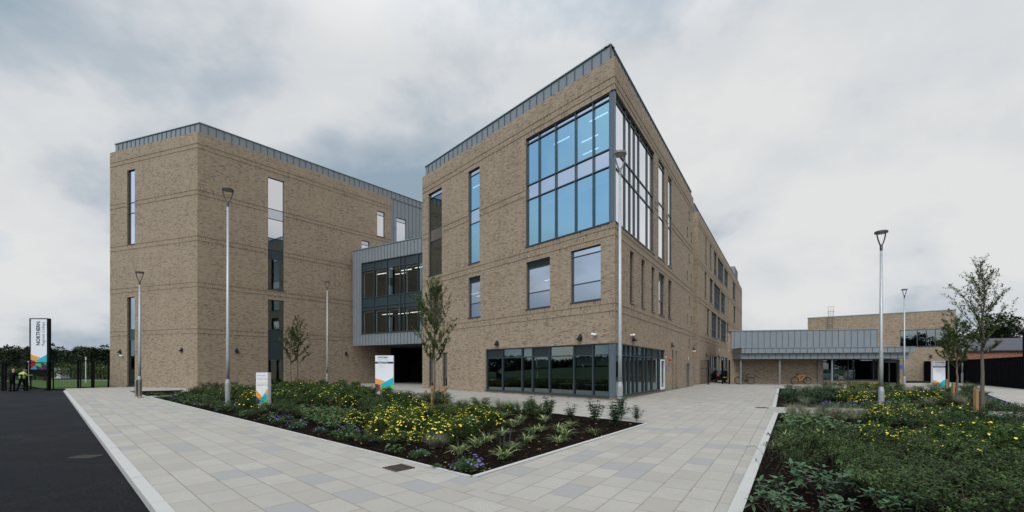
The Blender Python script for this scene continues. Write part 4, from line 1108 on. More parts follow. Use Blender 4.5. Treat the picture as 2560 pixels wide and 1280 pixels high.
text_obj('NORTHERN', .47, .016, lambda a, b: Wp.pt(.42*ww/.9+.12-b+.02, zt-hh*.525+a*.80, .004), 'navy_paint', t)
text_obj('Regional College', .37, 0, lambda a, b: Wp.pt(.42*ww/.9+.55-b, zt-hh*.53+a*.80, .004), 'navy_paint', t)

# ================================================================== gates and mesh fences
def mesh_panel(root, W, u0, u1, z0, z1, step=.10, name='mesh_panel', th=.011, hz=(.0, .33, .66, 1.0)):
    m = MB(); u = u0
    while u < u1: m.wbox(W, u-th/2, u+th/2, z0, z1, -th, 0); u += step
    for q in hz: z = z0+(z1-z0)*q; m.wbox(W, u0, u1, z-.012, z+.012, .001, .02)
    return obj(name, m, 'black_metal', root)
def mesh_fence(a, b, h, label, cat, name, posts, pw=.08, frame=False, step=.10, mid=()):
    W = Wall(a, (b[0]-a[0], b[1]-a[1])); Ln = (Vector(b)-Vector(a)).length
    t = thing(name, (*a, 0), label, cat)
    for u in posts:
        m = MB(); m.wbox(W, u-pw/2, u+pw/2, -.1, h+.05, -pw, 0); obj('post', m, 'black_metal', t)
    for p, q in zip(posts, posts[1:]):
        mesh_panel(t, W, p+pw/2, q-pw/2, .08, h, step)
    if frame:
        m = MB(); m.wbox(W, posts[0], posts[-1], .02, .10, .022, .06); m.wbox(W, posts[0], posts[-1], h-.04, h+.04, .022, .06)
        for z in mid: m.wbox(W, posts[0], posts[-1], z-.04, z+.04, .022, .06)
        obj('rail', m, 'black_metal', t)
    return t, W
g0_ = ((-60-HX)/F*34.6, 34.6); g1_ = ((118-HX)/F*34.6, 34.6)
W_ = Wall(g0_, (1, 0)); Lg = g1_[0]-g0_[0]
pp = [0.0] + [ (x-HX)/F*34.6-g0_[0] for x in (4, 11, 65) ] + [Lg]
mesh_fence(g0_, g1_, 2.15, 'black mesh sliding gate across the road with two people leaning at it', 'gate', 'road_gate', pp, .12, True, .09, (1.25,))
def gx(px, Y): return ((px-HX)/F*Y, Y)
fa = gx(133, 36.0); fb = gx(194, 36.8); fc = gx(233, 37.6); fd = gx(272, 38.6)
mesh_fence(fa, fb, 2.3, 'black mesh fence panels beside the banner sign post', 'fence', 'mesh_fence', [0, 1.65, (Vector(fb)-Vector(fa)).length], .08, False, .09)
mesh_fence(fb, fc, 2.35, 'black mesh pedestrian gate in the fence left of the left block', 'gate', 'mesh_gate', [0.05, (Vector(fc)-Vector(fb)).length-.06], .12, True, .08)
mesh_fence(fc, fd, 2.3, 'short black mesh fence panel against the wall of the left block', 'fence', 'mesh_fence', [0.05, (Vector(fd)-Vector(fc)).length], .10, False, .08)
# yard gates between the blocks
ya = gx(1748, 46.3); yb = gx(1770.5, 45.5); yc = gx(1805, 47.0); yd = gx(1822.5, 46.2)
mesh_fence(ya, yb, 2.55, 'open black mesh gate leaf beside the rear brick wing', 'gate', 'mesh_gate', [0, (Vector(yb)-Vector(ya)).length], .09, False, .07)
mesh_fence(yc, yd, 2.55, 'black mesh gate leaf in front of the parked black car', 'gate', 'mesh_gate', [0, (Vector(yd)-Vector(yc)).length], .10, False, .09)

# ================================================================== bicycles
def bicycle(p, d, frame_mat, fork_mat, label, s=1.0):
    d = Vector(d).normalized(); p = Vector(p)
    t = thing('bicycle', (p.x, p.y, 0), label, 'bicycle')
    e = Vector((-d.y, d.x))
    def q(x, z, o=0): r_ = p+d*(x*s)+e*(o*s); return Vector((r_.x, r_.y, z*s))
    R = .345; ax = (e.x, e.y, 0)
    for x, nm in ((-.53, 'wheel'), (.53, 'wheel')):
        m = MB(); m.torus(q(x, R), ax, (R-.035)*s, .036*s, 30, 7); w_ = obj(nm, m, 'tyre', t)
        m = MB(); m.torus(q(x, R), ax, (R-.065)*s, .012*s, 28, 5); m.tube([q(x,R,-.04), q(x,R,.04)], .025*s, 8)
        for k in range(14):
            a = 2*PI*k/14; m.tube([q(x,R), q(x+math.cos(a)*(R-.065), R+math.sin(a)*(R-.065))], .003*s, 3, caps=False)
        obj('rim', m, 'rim_metal', w_)
    seat_t = (-.20, .80); bb = (-.10, .30); head = (.34, .86); head2 = (.37, .74); rear = (-.53, R); fr = (.53, R)
    m = MB()
    for a, b, r_ in ((seat_t, head, .024), (bb, head2, .030), (bb, seat_t, .024), (seat_t, rear, .016), (bb, rear, .017), (head, head2, .030)):
        m.tube([q(*a), q(*b)], r_*s, 8)
    obj('frame', m, frame_mat, t)
    m = MB()
    for o in (-.05, .05): m.tube([q(head2[0], head2[1]-.02, o), q(.45, .5, o), q(*fr, o)], [.018*s, .018*s, .012*s], 7)
    m.tube([q(head2[0], head2[1]-.02, -.05), q(head2[0], head2[1]-.02, .05)], .02*s, 6); obj('fork', m, fork_mat, t)
    m = MB(); m.tube([q(*head), q(.33, .96)], .014*s, 6); m.tube([q(.33,.96,0), q(.42,.99,0)], .014*s, 6); m.tube([q(.36,1.0,-.34), q(.42,.99,-.1), q(.42,.99,.1), q(.36,1.0,.34)], .013*s, 6); obj('handlebar', m, 'bike_black', t)
    m = MB(); m.tube([q(*seat_t), q(-.24, .93)], .013*s, 6); m.tube([q(-.40,.955), q(-.28,.95), q(-.12,.94)], [.07*s, .055*s, .02*s], 8); obj('saddle', m, 'bike_black', t)
    m = MB(); m.torus(q(*bb), ax, .09*s, .008*s, 18, 4); m.tube([q(*bb,-.05), q(bb[0]+.12,bb[1]-.12,-.07)], .012*s, 5); m.tube([q(*bb,.05), q(bb[0]-.12,bb[1]+.12,.07)], .012*s, 5)
    m.tube([q(bb[0],bb[1]+.09,.05), q(rear[0],rear[1]+.05,.05)], .006*s, 4); m.tube([q(bb[0],bb[1]-.09,.05), q(rear[0],rear[1]-.05,.05)], .006*s, 4); obj('crankset', m, 'bike_black', t)
    return t
bicycle(CP.shift(0, -1.5).pt(CP.shift(0,-1.5).u(1861), 0)[:2], -cd, 'bike_black', 'bike_red', 'black bicycle with a red fork against the pavilion wall', 1.16)
bicycle(CP.shift(0, -1.7).pt(CP.shift(0,-1.7).u(2002.5), 0)[:2], cd, 'bike_orange', 'bike_black', 'orange framed mountain bicycle against the pavilion wall', 1.16)

# ================================================================== cars
def car(p, d, label, body='car_black', plate=True):
    d = Vector(d).normalized(); e = Vector((-d.y, d.x)); p = Vector(p)      # d points to the front
    t = thing('parked_car', (p.x, p.y, 0), label, 'car')
    def q(x, y, z): r_ = p+d*x+e*y; return (r_.x, r_.y, z)
    # lofted body: stations along the length (x, half width, z profile)
    prof = [(-2.05,.55,.62,.80), (-1.98,.35,.95,.84), (-1.70,.28,1.02,.87), (-.9,.26,1.0,.88), (.6,.26,.98,.88), (1.3,.28,.92,.87), (1.85,.32,.80,.82), (2.05,.45,.62,.70)]
    m = MB(); m.smooth = False; rings = []
    for x, zl, zh, hw in prof:
        rings.append([q(x,-hw*.9,zl), q(x,-hw,zl+.12), q(x,-hw,(zl+zh)/2+.1), q(x,-hw*.93,zh), q(x,-hw*.4,zh+.02), q(x,hw*.4,zh+.02), q(x,hw*.93,zh), q(x,hw,(zl+zh)/2+.1), q(x,hw,zl+.12), q(x,hw*.9,zl)])
    for a, b in zip(rings, rings[1:]):
        for i in range(10): j = (i+1) % 10; m.poly([a[i], b[i], b[j], a[j]])
    m.poly(rings[0][::-1]); m.poly(rings[-1])
    roof = [(-1.72,1.20,.66), (-1.45,1.44,.60), (-.4,1.50,.60), (.35,1.42,.58)]
    rr = [[q(x,-hw,z), q(x,hw,z)] for x, z, hw in roof]
    for a, b in zip(rr, rr[1:]): m.poly([a[0], a[1], b[1], b[0]]); m.poly([(v[0],v[1],v[2]-.05) for v in (a[1],a[0],b[0],b[1])])
    for s_ in (-1, 1):
        for (x0, z0_, h0), (x1, z1_, h1) in (((-1.95,.98,.80),(-1.5,1.43,.61)), ((-.35,.98,.84),(-.4,1.48,.60)), ((1.15,.95,.80),(.3,1.43,.58))):
            m.tube([q(x0,s_*h0,z0_), q(x1,s_*h1,z1_)], .045, 5)
    obj('body', m, body, t)
    m = MB()
    m.poly([q(-1.96,-.74,.98), q(-1.96,.74,.98), q(-1.5,.58,1.42), q(-1.5,-.58,1.42)]); m.poly([q(1.18,-.76,.94), q(1.18,.76,.94), q(.33,.56,1.41), q(.33,-.56,1.41)])
    for s_ in (-1, 1): m.poly([q(-1.9,s_*.80,.98), q(1.1,s_*.80,.95), q(.33,s_*.585,1.41), q(-1.45,s_*.605,1.42)])
    obj('windows', m, 'car_glass', t)
    for x in (-1.3, 1.3):
        for s_ in (-1, 1):
            m = MB(); m.tube([q(x,s_*.66,.32), q(x,s_*.86,.32)], .32, 18); w_ = obj('wheel', m, 'tyre', t)
            m = MB(); m.tube([q(x,s_*.855,.32), q(x,s_*.872,.32)], .20, 12); obj('rim', m, 'rim_metal', w_)
    for s_ in (-1, 1):
        m = MB(); a = q(-2.04,s_*.66,.84); m.poly([q(-2.01,s_*.50,.78), q(-2.01,s_*.80,.78), q(-1.97,s_*.80,.98), q(-1.97,s_*.56,.98)]); m.poly([q(-2.04,s_*.50,.78), q(-2.04,s_*.80,.78), q(-2.0,s_*.80,.98), q(-2.0,s_*.56,.98)]); obj('tail_light', m, 'tail_red', t)
        m = MB(); m.poly([q(2.0,s_*.45,.60), q(1.98,s_*.72,.62), q(1.93,s_*.72,.74), q(1.95,s_*.45,.72)]); obj('headlight', m, 'white_plastic', t)
    m = MB(); m.poly([q(-2.085,-.26,.60), q(-2.085,.26,.60), q(-2.085,.26,.71), q(-2.085,-.26,.71)]); obj('number_plate', m, 'plate_yellow', t)
    return t
car(gx(1801, 52.5), (.25, 1), 'black hatchback parked behind the mesh gate, seen from the rear')

def mirrored(px, depth, side=0.0):
    u = CWl.u(px); q = CWl.pt(u, 0); v = Vector((q.x, q.y)).normalized(); r_ = v - CWl.n*(2*v.dot(CWl.n)); k = depth/abs(r_.y)
    return (q.x+r_.x*k+side, q.y+r_.y*k)
car(mirrored(2160, 14), (.95, -.3), 'silver car parked right of the plaza, mirrored in the pavilion window', 'car_silver')
car(mirrored(2062, 17), (.8, -.6), 'second silver car parked right of the plaza, mirrored at the window edge', 'car_silver')
# ================================================================== people
def person(p, joints, radii, edges, label, colour, extra):
    t = bpy.data.meshes.new('person'); t.from_pydata([Vector(j) for j in joints], edges, [])
    o = bpy.data.objects.new('person', t); COL.objects.link(o)
    md = o.modifiers.new('s', 'SKIN'); sv = t.skin_vertices[0].data
    for i, r_ in enumerate(radii): sv[i].radius = r_ if isinstance(r_, tuple) else (r_, r_)
    sv[0].use_root = True
    sb = o.modifiers.new('b', 'SUBSURF'); sb.levels = 2; sb.render_levels = 2
    dg = bpy.context.evaluated_depsgraph_get(); me = bpy.data.meshes.new_from_object(o.evaluated_get(dg))
    o.modifiers.clear(); o.data = me; o.location = (p[0], p[1], p[2])
    me.materials.clear(); mats = sorted(set(colour(Vector((0,0,z/20))) for z in range(40)) | {'skin', 'cloth_black', 'hivis'})
    for k in mats: me.materials.append(MATS[k])
    for f in me.polygons: f.use_smooth = True; f.material_index = mats.index(colour(f.center))
    ORG[o.name] = tuple(p); tag(o, label, 'person'); extra(o, Vector(p)); return o
def body_joints(lean=0.0, ah=None):
    # pelvis, waist, chest, neck, head ; arms ; legs  (facing +y, away from the camera)
    l = lean
    J = [(0,0,.95), (0,.02*l,1.12), (0,.10*l,1.36), (0,.15*l,1.50), (0,.19*l,1.60), (0,.20*l,1.70),
         (-.19,.10*l,1.42), (-.30,.16*l+.06,1.22), (-.36,.34+.1*l,1.24), (-.37,.42+.1*l,1.26),
         (.19,.10*l,1.42), (.30,.16*l+.06,1.22), (.30,.36+.1*l,1.26), (.28,.44+.1*l,1.28),
         (-.10,0,.90), (-.12,.03,.50), (-.13,-.04,.09), (-.13,.12,.04),
         (.10,0,.90), (.13,.05,.50), (.16,-.02,.09), (.16,.14,.04)]
    Rr = [(.17,.13), (.16,.12), (.19,.13), (.06,.06), (.085,.095), (.080,.09), .075, .055, .042, .035, .075, .055, .042, .035, .105, .07, .05, .045, .105, .07, .05, .045]
    E = [(0,1), (1,2), (2,3), (3,4), (4,5), (2,6), (6,7), (7,8), (8,9), (2,10), (10,11), (11,12), (12,13), (0,14), (14,15), (15,16), (16,17), (0,18), (18,19), (19,20), (20,21)]
    return J, Rr, E
J, Rr, E = body_joints(.6)
px, py = ((30-HX)/F*34.0, 34.0)
def col1(c): return 'skin' if c.z > 1.50 or (c.y > .30 and c.z > 1.1) else 'cloth_black'
def ex1(o, p):
    m = MB(); m.ball((p.x, p.y+.10, p.z+1.71), .088, .095, .05); obj('hair', m, 'skin', o)
    for s_ in (-1, 1):
        m = MB(); m.tube([(p.x+s_*.13,p.y-.10,p.z+.03), (p.x+s_*.13,p.y+.05,p.z+.05), (p.x+s_*.13,p.y+.2,p.z+.03)], [.045,.055,.04], 8); obj('shoe', m, 'cloth_black', o)
person((px, py, -.10), J, Rr, E, 'bald person in dark clothes leaning on the road gate, seen from behind', col1, ex1)
J2 = [tuple(x) for x in J]
J2 = list(J2); J2[4] = (.05,.22,1.56); J2[5] = (.08,.24,1.65)
for i, v in {6: (-.19,.08,1.40), 7: (-.40,.10,1.28), 8: (-.22,.34,1.38), 9: (-.14,.40,1.42), 15: (-.16,-.06,.50), 16: (-.26,-.12,.09), 17: (-.28,.02,.04)}.items(): J2[i] = v
px = (55-HX)/F*34.1
def col2(c):
    if c.z > 1.47 or (c.y > .26 and c.z > 1.1): return 'skin'
    return 'hivis' if c.z > 1.0 else 'cloth_black'
def ex2(o, p):
    m = MB(); m.ball((p.x+.07, p.y+.13, p.z+1.64), .098, .10, .085); obj('hair', m, 'hair_grey', o)
    m = MB(); m.lathe([(.20,1.10),(.205,1.15)], (p.x, p.y+.02, p.z), 14); obj('reflective_band', m, 'reflective', o)
    m = MB(); m.box(p.x+.02, p.x+.16, p.y-.16, p.y-.10, p.z+.98, p.z+1.34); obj('radio_pack', m, 'cloth_black', o)
person((px, 34.1, -.10), J2, Rr, E, 'grey haired person in a yellow high visibility jacket leaning on the road gate', col2, ex2)
# ================================================================== foliage builders
def leafq(m, b, d, up, l, w, mi=0, fold=.15):
    """one leaf: a folded rhombus from b along d"""
    s = d.cross(up)
    if s.length < 1e-4: s = d.orthogonal()
    s.normalize(); n = s.cross(d)
    mid = b + d*(l*.45) - n*(w*fold)
    i = len(m.v); m.v.extend([tuple(b), tuple(mid + s*(w/2) + n*(w*fold)), tuple(b + d*l - n*(l*.12)), tuple(mid - s*(w/2) + n*(w*fold))])
    m.f.append((i, i+1, i+2, i+3)); m.m.append(mi)
def leafb(m, b, d, up, l, w, mi=0, droop=.25, blunt=.5):
    """broad leaf of 6 faces: two halves with a midrib fold, curving down"""
    s = d.cross(up)
    if s.length < 1e-4: s = d.orthogonal()
    s.normalize(); n = s.cross(d).normalized()
    if n.z < 0: n = -n
    def c(t): return b + d*(l*t) - Vector((0,0,1))*(droop*l*t*t)
    ws = ((.0,.06), (.3,.85), (.65, .95 if blunt > .5 else .75), (1.0, .18 if blunt > .5 else .02))
    i = len(m.v)
    for t, q in ws:
        p = c(t); m.v.extend([tuple(p + s*(w/2*q) + n*(w*.12*q)), tuple(p), tuple(p - s*(w/2*q) + n*(w*.12*q))])
    for k in range(3):
        a = i+3*k; m.f.append((a, a+1, a+4, a+3)); m.m.append(mi); m.f.append((a+1, a+2, a+5, a+4)); m.m.append(mi)
def blade(m, b, az, l, w, lift, mi=0, seg=4, drop=1.0):
    d = Vector((math.cos(az), math.sin(az), 0)); s = Vector((-d.y, d.x, 0)); i = len(m.v)
    for k in range(seg+1):
        t = k/seg; a = lift - drop*t*1.3
        x = l*(t*math.cos(lift) + .25*t*t); z = l*(t*math.sin(lift) - .62*drop*t*t)
        ww = w*(1-t**2.2)*.5+.0004; p = b + d*x + Vector((0,0,max(z, .005)))
        m.v.extend([tuple(p+s*ww), tuple(p-s*ww)])
    for k in range(seg): a = i+2*k; m.f.append((a, a+1, a+3, a+2)); m.m.append(mi)
def rdir(R, zmin=-.2, zmax=1.0):
    a = R.uniform(0, 2*PI); z = R.uniform(zmin, zmax); q = math.sqrt(max(0, 1-z*z)); return Vector((q*math.cos(a), q*math.sin(a), z))
def flower(m, p, n, r, mi, R, petals=5):
    a = n.orthogonal().normalized(); b = n.cross(a); i = len(m.v); m.v.append(tuple(p)); k = petals*2; o = R.uniform(0, PI)
    for j in range(k):
        t = 2*PI*j/k+o; rr = r*(1.0 if j % 2 == 0 else .72); m.v.append(tuple(p + (a*math.cos(t)+b*math.sin(t))*rr + n*(r*.2)))
    for j in range(k): m.f.append((i, i+1+j, i+1+(j+1) % k)); m.m.append(mi)

PROTO = {}
def proto(kind, variants): PROTO[kind] = variants
def mk(mb, mats): return mesh_of(mb, mats, (0,0,0), False, 'plant')
def g_potentilla(seed, nf, r=.42, h=.52, nl=2300):
    R = random.Random(seed); m = MB(); lump = [(rdir(R, .0), R.uniform(.75, 1.15)) for _ in range(9)]
    def surf(d):
        return max(.72, max(s_*max(0, d.dot(l))**3 for l, s_ in lump))
    for _ in range(26):
        d = rdir(R, .1); m.tube([(0,0,0), tuple(Vector((d.x*r*.5, d.y*r*.5, d.z*h*.5))), (d.x*r*.85, d.y*r*.85, d.z*h*.9)], [.006,.004,.002], 3, 1, False)
    for _ in range(nl):
        d = rdir(R, -.05); k = surf(d)*R.uniform(.45, 1.0)**.6
        p = Vector((d.x*r*k, d.y*r*k, max(.02, d.z*h*k))); ld = (d + rdir(R, -.6)*.8).normalized()
        leafq(m, p, ld, Vector((0,0,1)), R.uniform(.032, .055), R.uniform(.016, .026))
    for _ in range(nf):
        d = rdir(R, .15); k = surf(d)*R.uniform(.97, 1.10); p = Vector((d.x*r*k, d.y*r*k, d.z*h*k))
        flower(m, p, (d+Vector((0,-.3,.8))).normalized(), R.uniform(.017, .034), 2, R)
    return mk(m, ['leaf_potentilla', 'bark_dark', 'petal_yellow'])
def g_fine(seed, r=.45, h=.40, nl=1500, mat='leaf_fine', ls=1.0):
    R = random.Random(seed); m = MB()
    for _ in range(34):
        a = R.uniform(0, 2*PI); L_ = R.uniform(.6, 1.1)*r; hh = h*R.uniform(.5, 1.15); pts = []
        for k in range(5): t = k/4; pts.append(Vector((math.cos(a+.3*t)*L_*t, math.sin(a+.3*t)*L_*t, hh*math.sin(t*PI*.62))))
        m.tube(pts, [.005,.004,.003,.002,.001], 3, 1, False)
        for _ in range(nl//34):
            t = R.uniform(.15, 1.0); k = min(3, int(t*4)); p = pts[k].lerp(pts[k+1], t*4-k) + rdir(R, -1)*.03*(1.2)
            leafq(m, p, (rdir(R, -.3)).normalized(), Vector((0,0,1)), R.uniform(.030,.052)*ls, R.uniform(.016,.026)*ls)
    return mk(m, [mat, 'bark_dark'])
def g_leafy(seed, h=.60, mat='leaf_glossy'):
    R = random.Random(seed); m = MB()
    for _ in range(R.randint(8, 10)):
        a = R.uniform(0, 2*PI); lean = R.uniform(.05, .48); hh = h*R.uniform(.5, 1.05); top = Vector((math.cos(a)*lean*.6, math.sin(a)*lean*.6, hh*(1.1-lean*.55)))
        m.tube([(0,0,0), tuple(top*.5+Vector((0,0,.03))), tuple(top)], [.007,.005,.003], 4, 1, False)
        nlev = int(hh/.075)
        for k in range(2, nlev+2):
            t = k/(nlev+1); p = top*t
            for j in range(5): leafb(m, p, Vector((math.cos(k*1.1+j*1.257), math.sin(k*1.1+j*1.257), R.uniform(-.1,.5))).normalized(), Vector((0,0,1)), R.uniform(.09,.14), R.uniform(.044,.060), 0, .25, .6)
    return mk(m, [mat, 'bark_dark'])
def g_viburnum(seed, h=.42, R0=.30):
    R = random.Random(seed); m = MB()
    for _ in range(R.randint(7, 9)):
        a = R.uniform(0, 2*PI); q = R.uniform(.1, 1)*R0; top = Vector((math.cos(a)*q, math.sin(a)*q, h*R.uniform(.55, 1)))
        m.tube([(0,0,0), tuple(top)], [.009,.006], 5, 1, False)
        for lv in range(2):
            for j in range(5):
                b_ = a+j*1.257+lv*.6+R.uniform(-.4,.4); d = Vector((math.cos(b_), math.sin(b_), R.uniform(.1,1.0)-.45*lv)).normalized()
                leafb(m, top-Vector((0,0,.06*lv)), d, Vector((0,0,1)), R.uniform(.10,.17), R.uniform(.052,.070), 0, R.uniform(.0,.35), .7)
    return mk(m, ['leaf_viburnum', 'bark_dark'])
def g_bergenia(seed, n=26, r=.34):
    R = random.Random(seed); m = MB()
    for k in range(n):
        a = R.uniform(0, 2*PI); q = math.sqrt(R.random())*r; b_ = Vector((math.cos(a)*q*.4, math.sin(a)*q*.4, .01)); t = Vector((math.cos(a)*q*.8, math.sin(a)*q*.8, R.uniform(.08,.24)))
        m.tube([tuple(b_), tuple(t)], [.006,.005], 4, 0, False)
        d = Vector((math.cos(a+R.uniform(-.5,.5)), math.sin(a+R.uniform(-.5,.5)), R.uniform(.0,.75))).normalized()
        leafb(m, t, d, Vector((0,0,1)), R.uniform(.11,.17), R.uniform(.09,.13), 0 if R.random() > .02 else 1, .3, .9)
    if R.random() < .35:
        m.tube([(0,0,0), (.02,.02,.2), (.03,.02,.36)], [.007,.006,.005], 5, 1, False)
        for _ in range(24): leafq(m, Vector((.03,.02,.30))+rdir(R,-.5)*.03+Vector((0,0,R.uniform(0,.1))), rdir(R), Vector((0,0,1)), .03, .018, 1)
    return mk(m, ['leaf_bergenia', 'leaf_red'])
def g_liriope(seed, n=70, l=.36, spikes=0):
    R = random.Random(seed); m = MB()
    for _ in range(n):
        a = R.uniform(0, 2*PI); b_ = Vector((R.gauss(0,.02), R.gauss(0,.02), 0))
        blade(m, b_, a, l*R.uniform(.65,1.15), R.uniform(.011,.017), R.uniform(.85,1.50), 1 if R.random() < .34 else 0, 5, R.uniform(.65,1.05))
    for _ in range(spikes):
        x, y = R.gauss(0,.05), R.gauss(0,.05); hh = R.uniform(.26,.40); m.tube([(x,y,0), (x*1.5,y*1.5,hh)], .003, 3, 0, False)
        for k in range(40):
            z = hh*(.5+.5*k/40); c = Vector((x*(1+.5*z/hh), y*(1+.5*z/hh), z)); leafq(m, c, rdir(R,-.2), Vector((0,0,1)), .016, .012, 2)
    return mk(m, ['leaf_strap', 'leaf_cream', 'spike_purple'])
def g_stipa(seed, n=330, l=.62, tilt=.0):
    R = random.Random(seed); m = MB()
    for _ in range(n):
        a = R.gauss(tilt, 1.1) if tilt else R.uniform(0, 2*PI); b_ = Vector((R.gauss(0,.025), R.gauss(0,.025), 0))
        blade(m, b_, a, l*R.uniform(.5,1.15), R.uniform(.0028,.0045), R.uniform(.95,1.5), 0, 5, R.uniform(.35,.9))
    return mk(m, ['leaf_stipa'])
def g_geranium(seed, nf=16, r=.26, h=.16, nl=260):
    R = random.Random(seed); m = MB()
    for _ in range(nl):
        d = rdir(R, .0); k = R.uniform(.3, 1); p = Vector((d.x*r*k, d.y*r*k, max(.015, d.z*h*k)))
        leafb(m, p, (d+rdir(R)*.6).normalized(), Vector((0,0,1)), R.uniform(.028,.05), R.uniform(.028,.045), 0, .2, .8); m.tube([(0,0,0), tuple(p)], .0015, 3, 0, False)
    for _ in range(nf):
        d = rdir(R, .1); p = Vector((d.x*r*1.0, d.y*r*1.0, .04+d.z*h*1.25)); flower(m, p, (d+Vector((0,-.5,.5))).normalized(), R.uniform(.016,.024), 1, R); m.tube([(0,0,0), tuple(p)], .0015, 3, 0, False)
    return mk(m, ['leaf_geranium', 'petal_purple'])
proto('potentilla', [g_potentilla(i, nf) for i, nf in ((1,48), (2,34), (3,66), (4,20))])
proto('potentilla_sparse', [g_potentilla(i, nf) for i, nf in ((5,9), (6,15))])
proto('fine', [g_fine(i) for i in (11,12,13)])
proto('leafy', [g_leafy(i) for i in (21,22,23)])
proto('leafy_low', [g_leafy(i, .40) for i in (24,25,26)])
proto('viburnum', [g_viburnum(i) for i in (31,32,33)])
proto('bergenia', [g_bergenia(i) for i in (41,42,43)])
proto('liriope', [g_liriope(i) for i in (51,52,53)])
proto('liriope_flower', [g_liriope(i, 60, .30, 4) for i in (54,55)])
proto('stipa', [g_stipa(i) for i in (61,62)] + [g_stipa(63, 420, .75, 2.2)])
proto('geranium', [g_geranium(71, 18), g_geranium(72, 7), g_geranium(73, 30)])
PNAME = {'potentilla': ('flowering_shrub', 'shrub'), 'potentilla_sparse': ('flowering_shrub', 'shrub'), 'fine': ('low_shrub', 'shrub'), 'leafy': ('evergreen_shrub', 'shrub'), 'leafy_low': ('evergreen_shrub', 'shrub'),
         'viburnum': ('broadleaf_shrub', 'shrub'), 'bergenia': ('bergenia_plant', 'plant'), 'liriope': ('striped_grass_tuft', 'plant'), 'liriope_flower': ('striped_grass_tuft', 'plant'), 'stipa': ('feather_grass', 'ornamental grass'), 'geranium': ('geranium_plant', 'plant')}
RP = random.Random(77); USED = []
def plant(kind, p, s=1.0, label=None, group=None, v=None, rot=None):
    ms = PROTO[kind]; me = ms[RP.randrange(len(ms)) if v is None else v]
    o = bpy.data.objects.new(PNAME[kind][0], me); COL.objects.link(o)
    o.location = (p[0], p[1], .012); o.rotation_euler = (0, 0, RP.uniform(0, 2*PI) if rot is None else rot)
    s *= RP.uniform(.62, 1.3) if kind in ('fine', 'potentilla', 'potentilla_sparse', 'leafy_low') else RP.uniform(.85, 1.16); o.scale = (s, s, s*RP.uniform(.9, 1.1)); tag(o, label, PNAME[kind][1], group); return o
def inpoly(p, poly):
    c = False; n = len(poly); x, y = p
    for i in range(n):
        x1, y1 = poly[i]; x2, y2 = poly[(i+1) % n]
        if (y1 > y) != (y2 > y) and x < (x2-x1)*(y-y1)/(y2-y1)+x1: c = not c
    return c
def edge_d(p, poly):
    best = 9e9; q = Vector(p)
    for a, b in zip(poly, poly[1:]+poly[:1]):
        a = Vector(a); b = Vector(b); t = max(0, min(1, (q-a).dot(b-a)/(b-a).length_squared)); best = min(best, (q-a-(b-a)*t).length)
    return best
def zone(kind, pxs, gap, s, label, group, bed_poly, n=400, ground=False, others=.7, rim=.36):
    """fill the patch whose outline is given with plants at least gap apart, inside the bed"""
    poly = pxs if ground else [G(*q) for q in pxs]
    x0, x1 = min(p[0] for p in poly), max(p[0] for p in poly); y0, y1 = min(p[1] for p in poly), max(p[1] for p in poly)
    got = []
    for _ in range(6000):
        if len(got) >= n: break
        p = (RP.uniform(x0, x1), RP.uniform(y0, y1))
        if not inpoly(p, poly) or not inpoly(p, bed_poly) or edge_d(p, bed_poly) < rim*s: continue
        if any((p[0]-q[0])**2+(p[1]-q[1])**2 < gap*gap for q in got): continue
        if any((p[0]-q[0])**2+(p[1]-q[1])**2 < (gap*others)**2 for q in USED): continue
        got.append(p)
    ks = kind if isinstance(kind, list) else [kind]
    for p in got: plant(RP.choice(ks), p, s, label, group)
    USED.extend(got); return got
def spots(kind, pts, s, label, group, **k):
    for q in pts: p = G(*q); plant(kind, p, s, label, group, **k); USED.append(p)
def r4(x, y): return (820+x/3.2, 920+y/3.2)
def r3(x, y): return (300+x/4.2667, 920+y/4.2667)
def r5(x, y): return (1860+x/3.657, 940+y/3.657)
# ---- left bed
for (x, y), lab, v, s in ((r4(1110,815), 'purple geranium clump by the front corner of the left bed, biggest in flower', 2, 1.25), (r4(740,712), 'small pale green geranium clump left of the front corner', 1, .95), (r4(870,800), 'tiny geranium seedling nearest the kerb by the left bed corner', 1, .4),
                          (r4(165,545), 'purple geranium clump beside the round leaved plants in the left bed', 0, 1.1), (r4(375,590), 'small low geranium clump in front of the yellow shrubs', 1, .6)):
    plant('geranium', G(x, y), s, lab, None, v); USED.append(G(x, y))
spots('geranium', [r3(a,b) for a, b in ((600,355),(700,345),(770,350),(1230,460),(1300,440),(1700,590),(1780,560),(1880,650),(2440,725),(420,300),(330,290),(500,330))], 1.1, 'purple flowered geranium along the front edge of the left bed', 'geraniums along the left bed edge')
LIR = [(1190,640),(1270,600),(1050,700),(1400,545),(1480,475),(1550,430),(1500,470),(1640,530),(1590,600),(1700,515),(1730,440),(1850,515),(1900,555),(1940,480),(1840,605),(2125,540),(1490,660),(1410,400)]
spots('liriope', [r4(*q) for q in LIR], 1.15, 'variegated strap leaved tuft on bare bark in the point of the left bed', 'striped tufts in the point of the left bed')
plant('liriope_flower', G(*r4(1400,735)), 1.35, 'striped tuft with purple flower spikes, nearest the front corner', None, 0); USED.append(G(*r4(1400,735)))
for q, lab in (((1620,395), 'leftmost of the dark leafy shrubs on the back edge by the glazing'), ((1765,400), 'second dark leafy shrub from the left on the back edge'), ((1945,430), 'third dark leafy shrub from the left on the back edge'),
               ((2130,440), 'fourth dark leafy shrub, broad and double stemmed'), ((2300,470), 'dark leafy shrub in front of the nearest lamp post'), ((2345,410), 'dark leafy shrub at the foot of the nearest lamp post'), ((2470,430), 'small dark leafy shrub alone at the right tip of the left bed')):
    plant('leafy', G(*r4(*q)), .72 if q[0] == 2470 else 1.12, lab); USED.append(G(*r4(*q)))
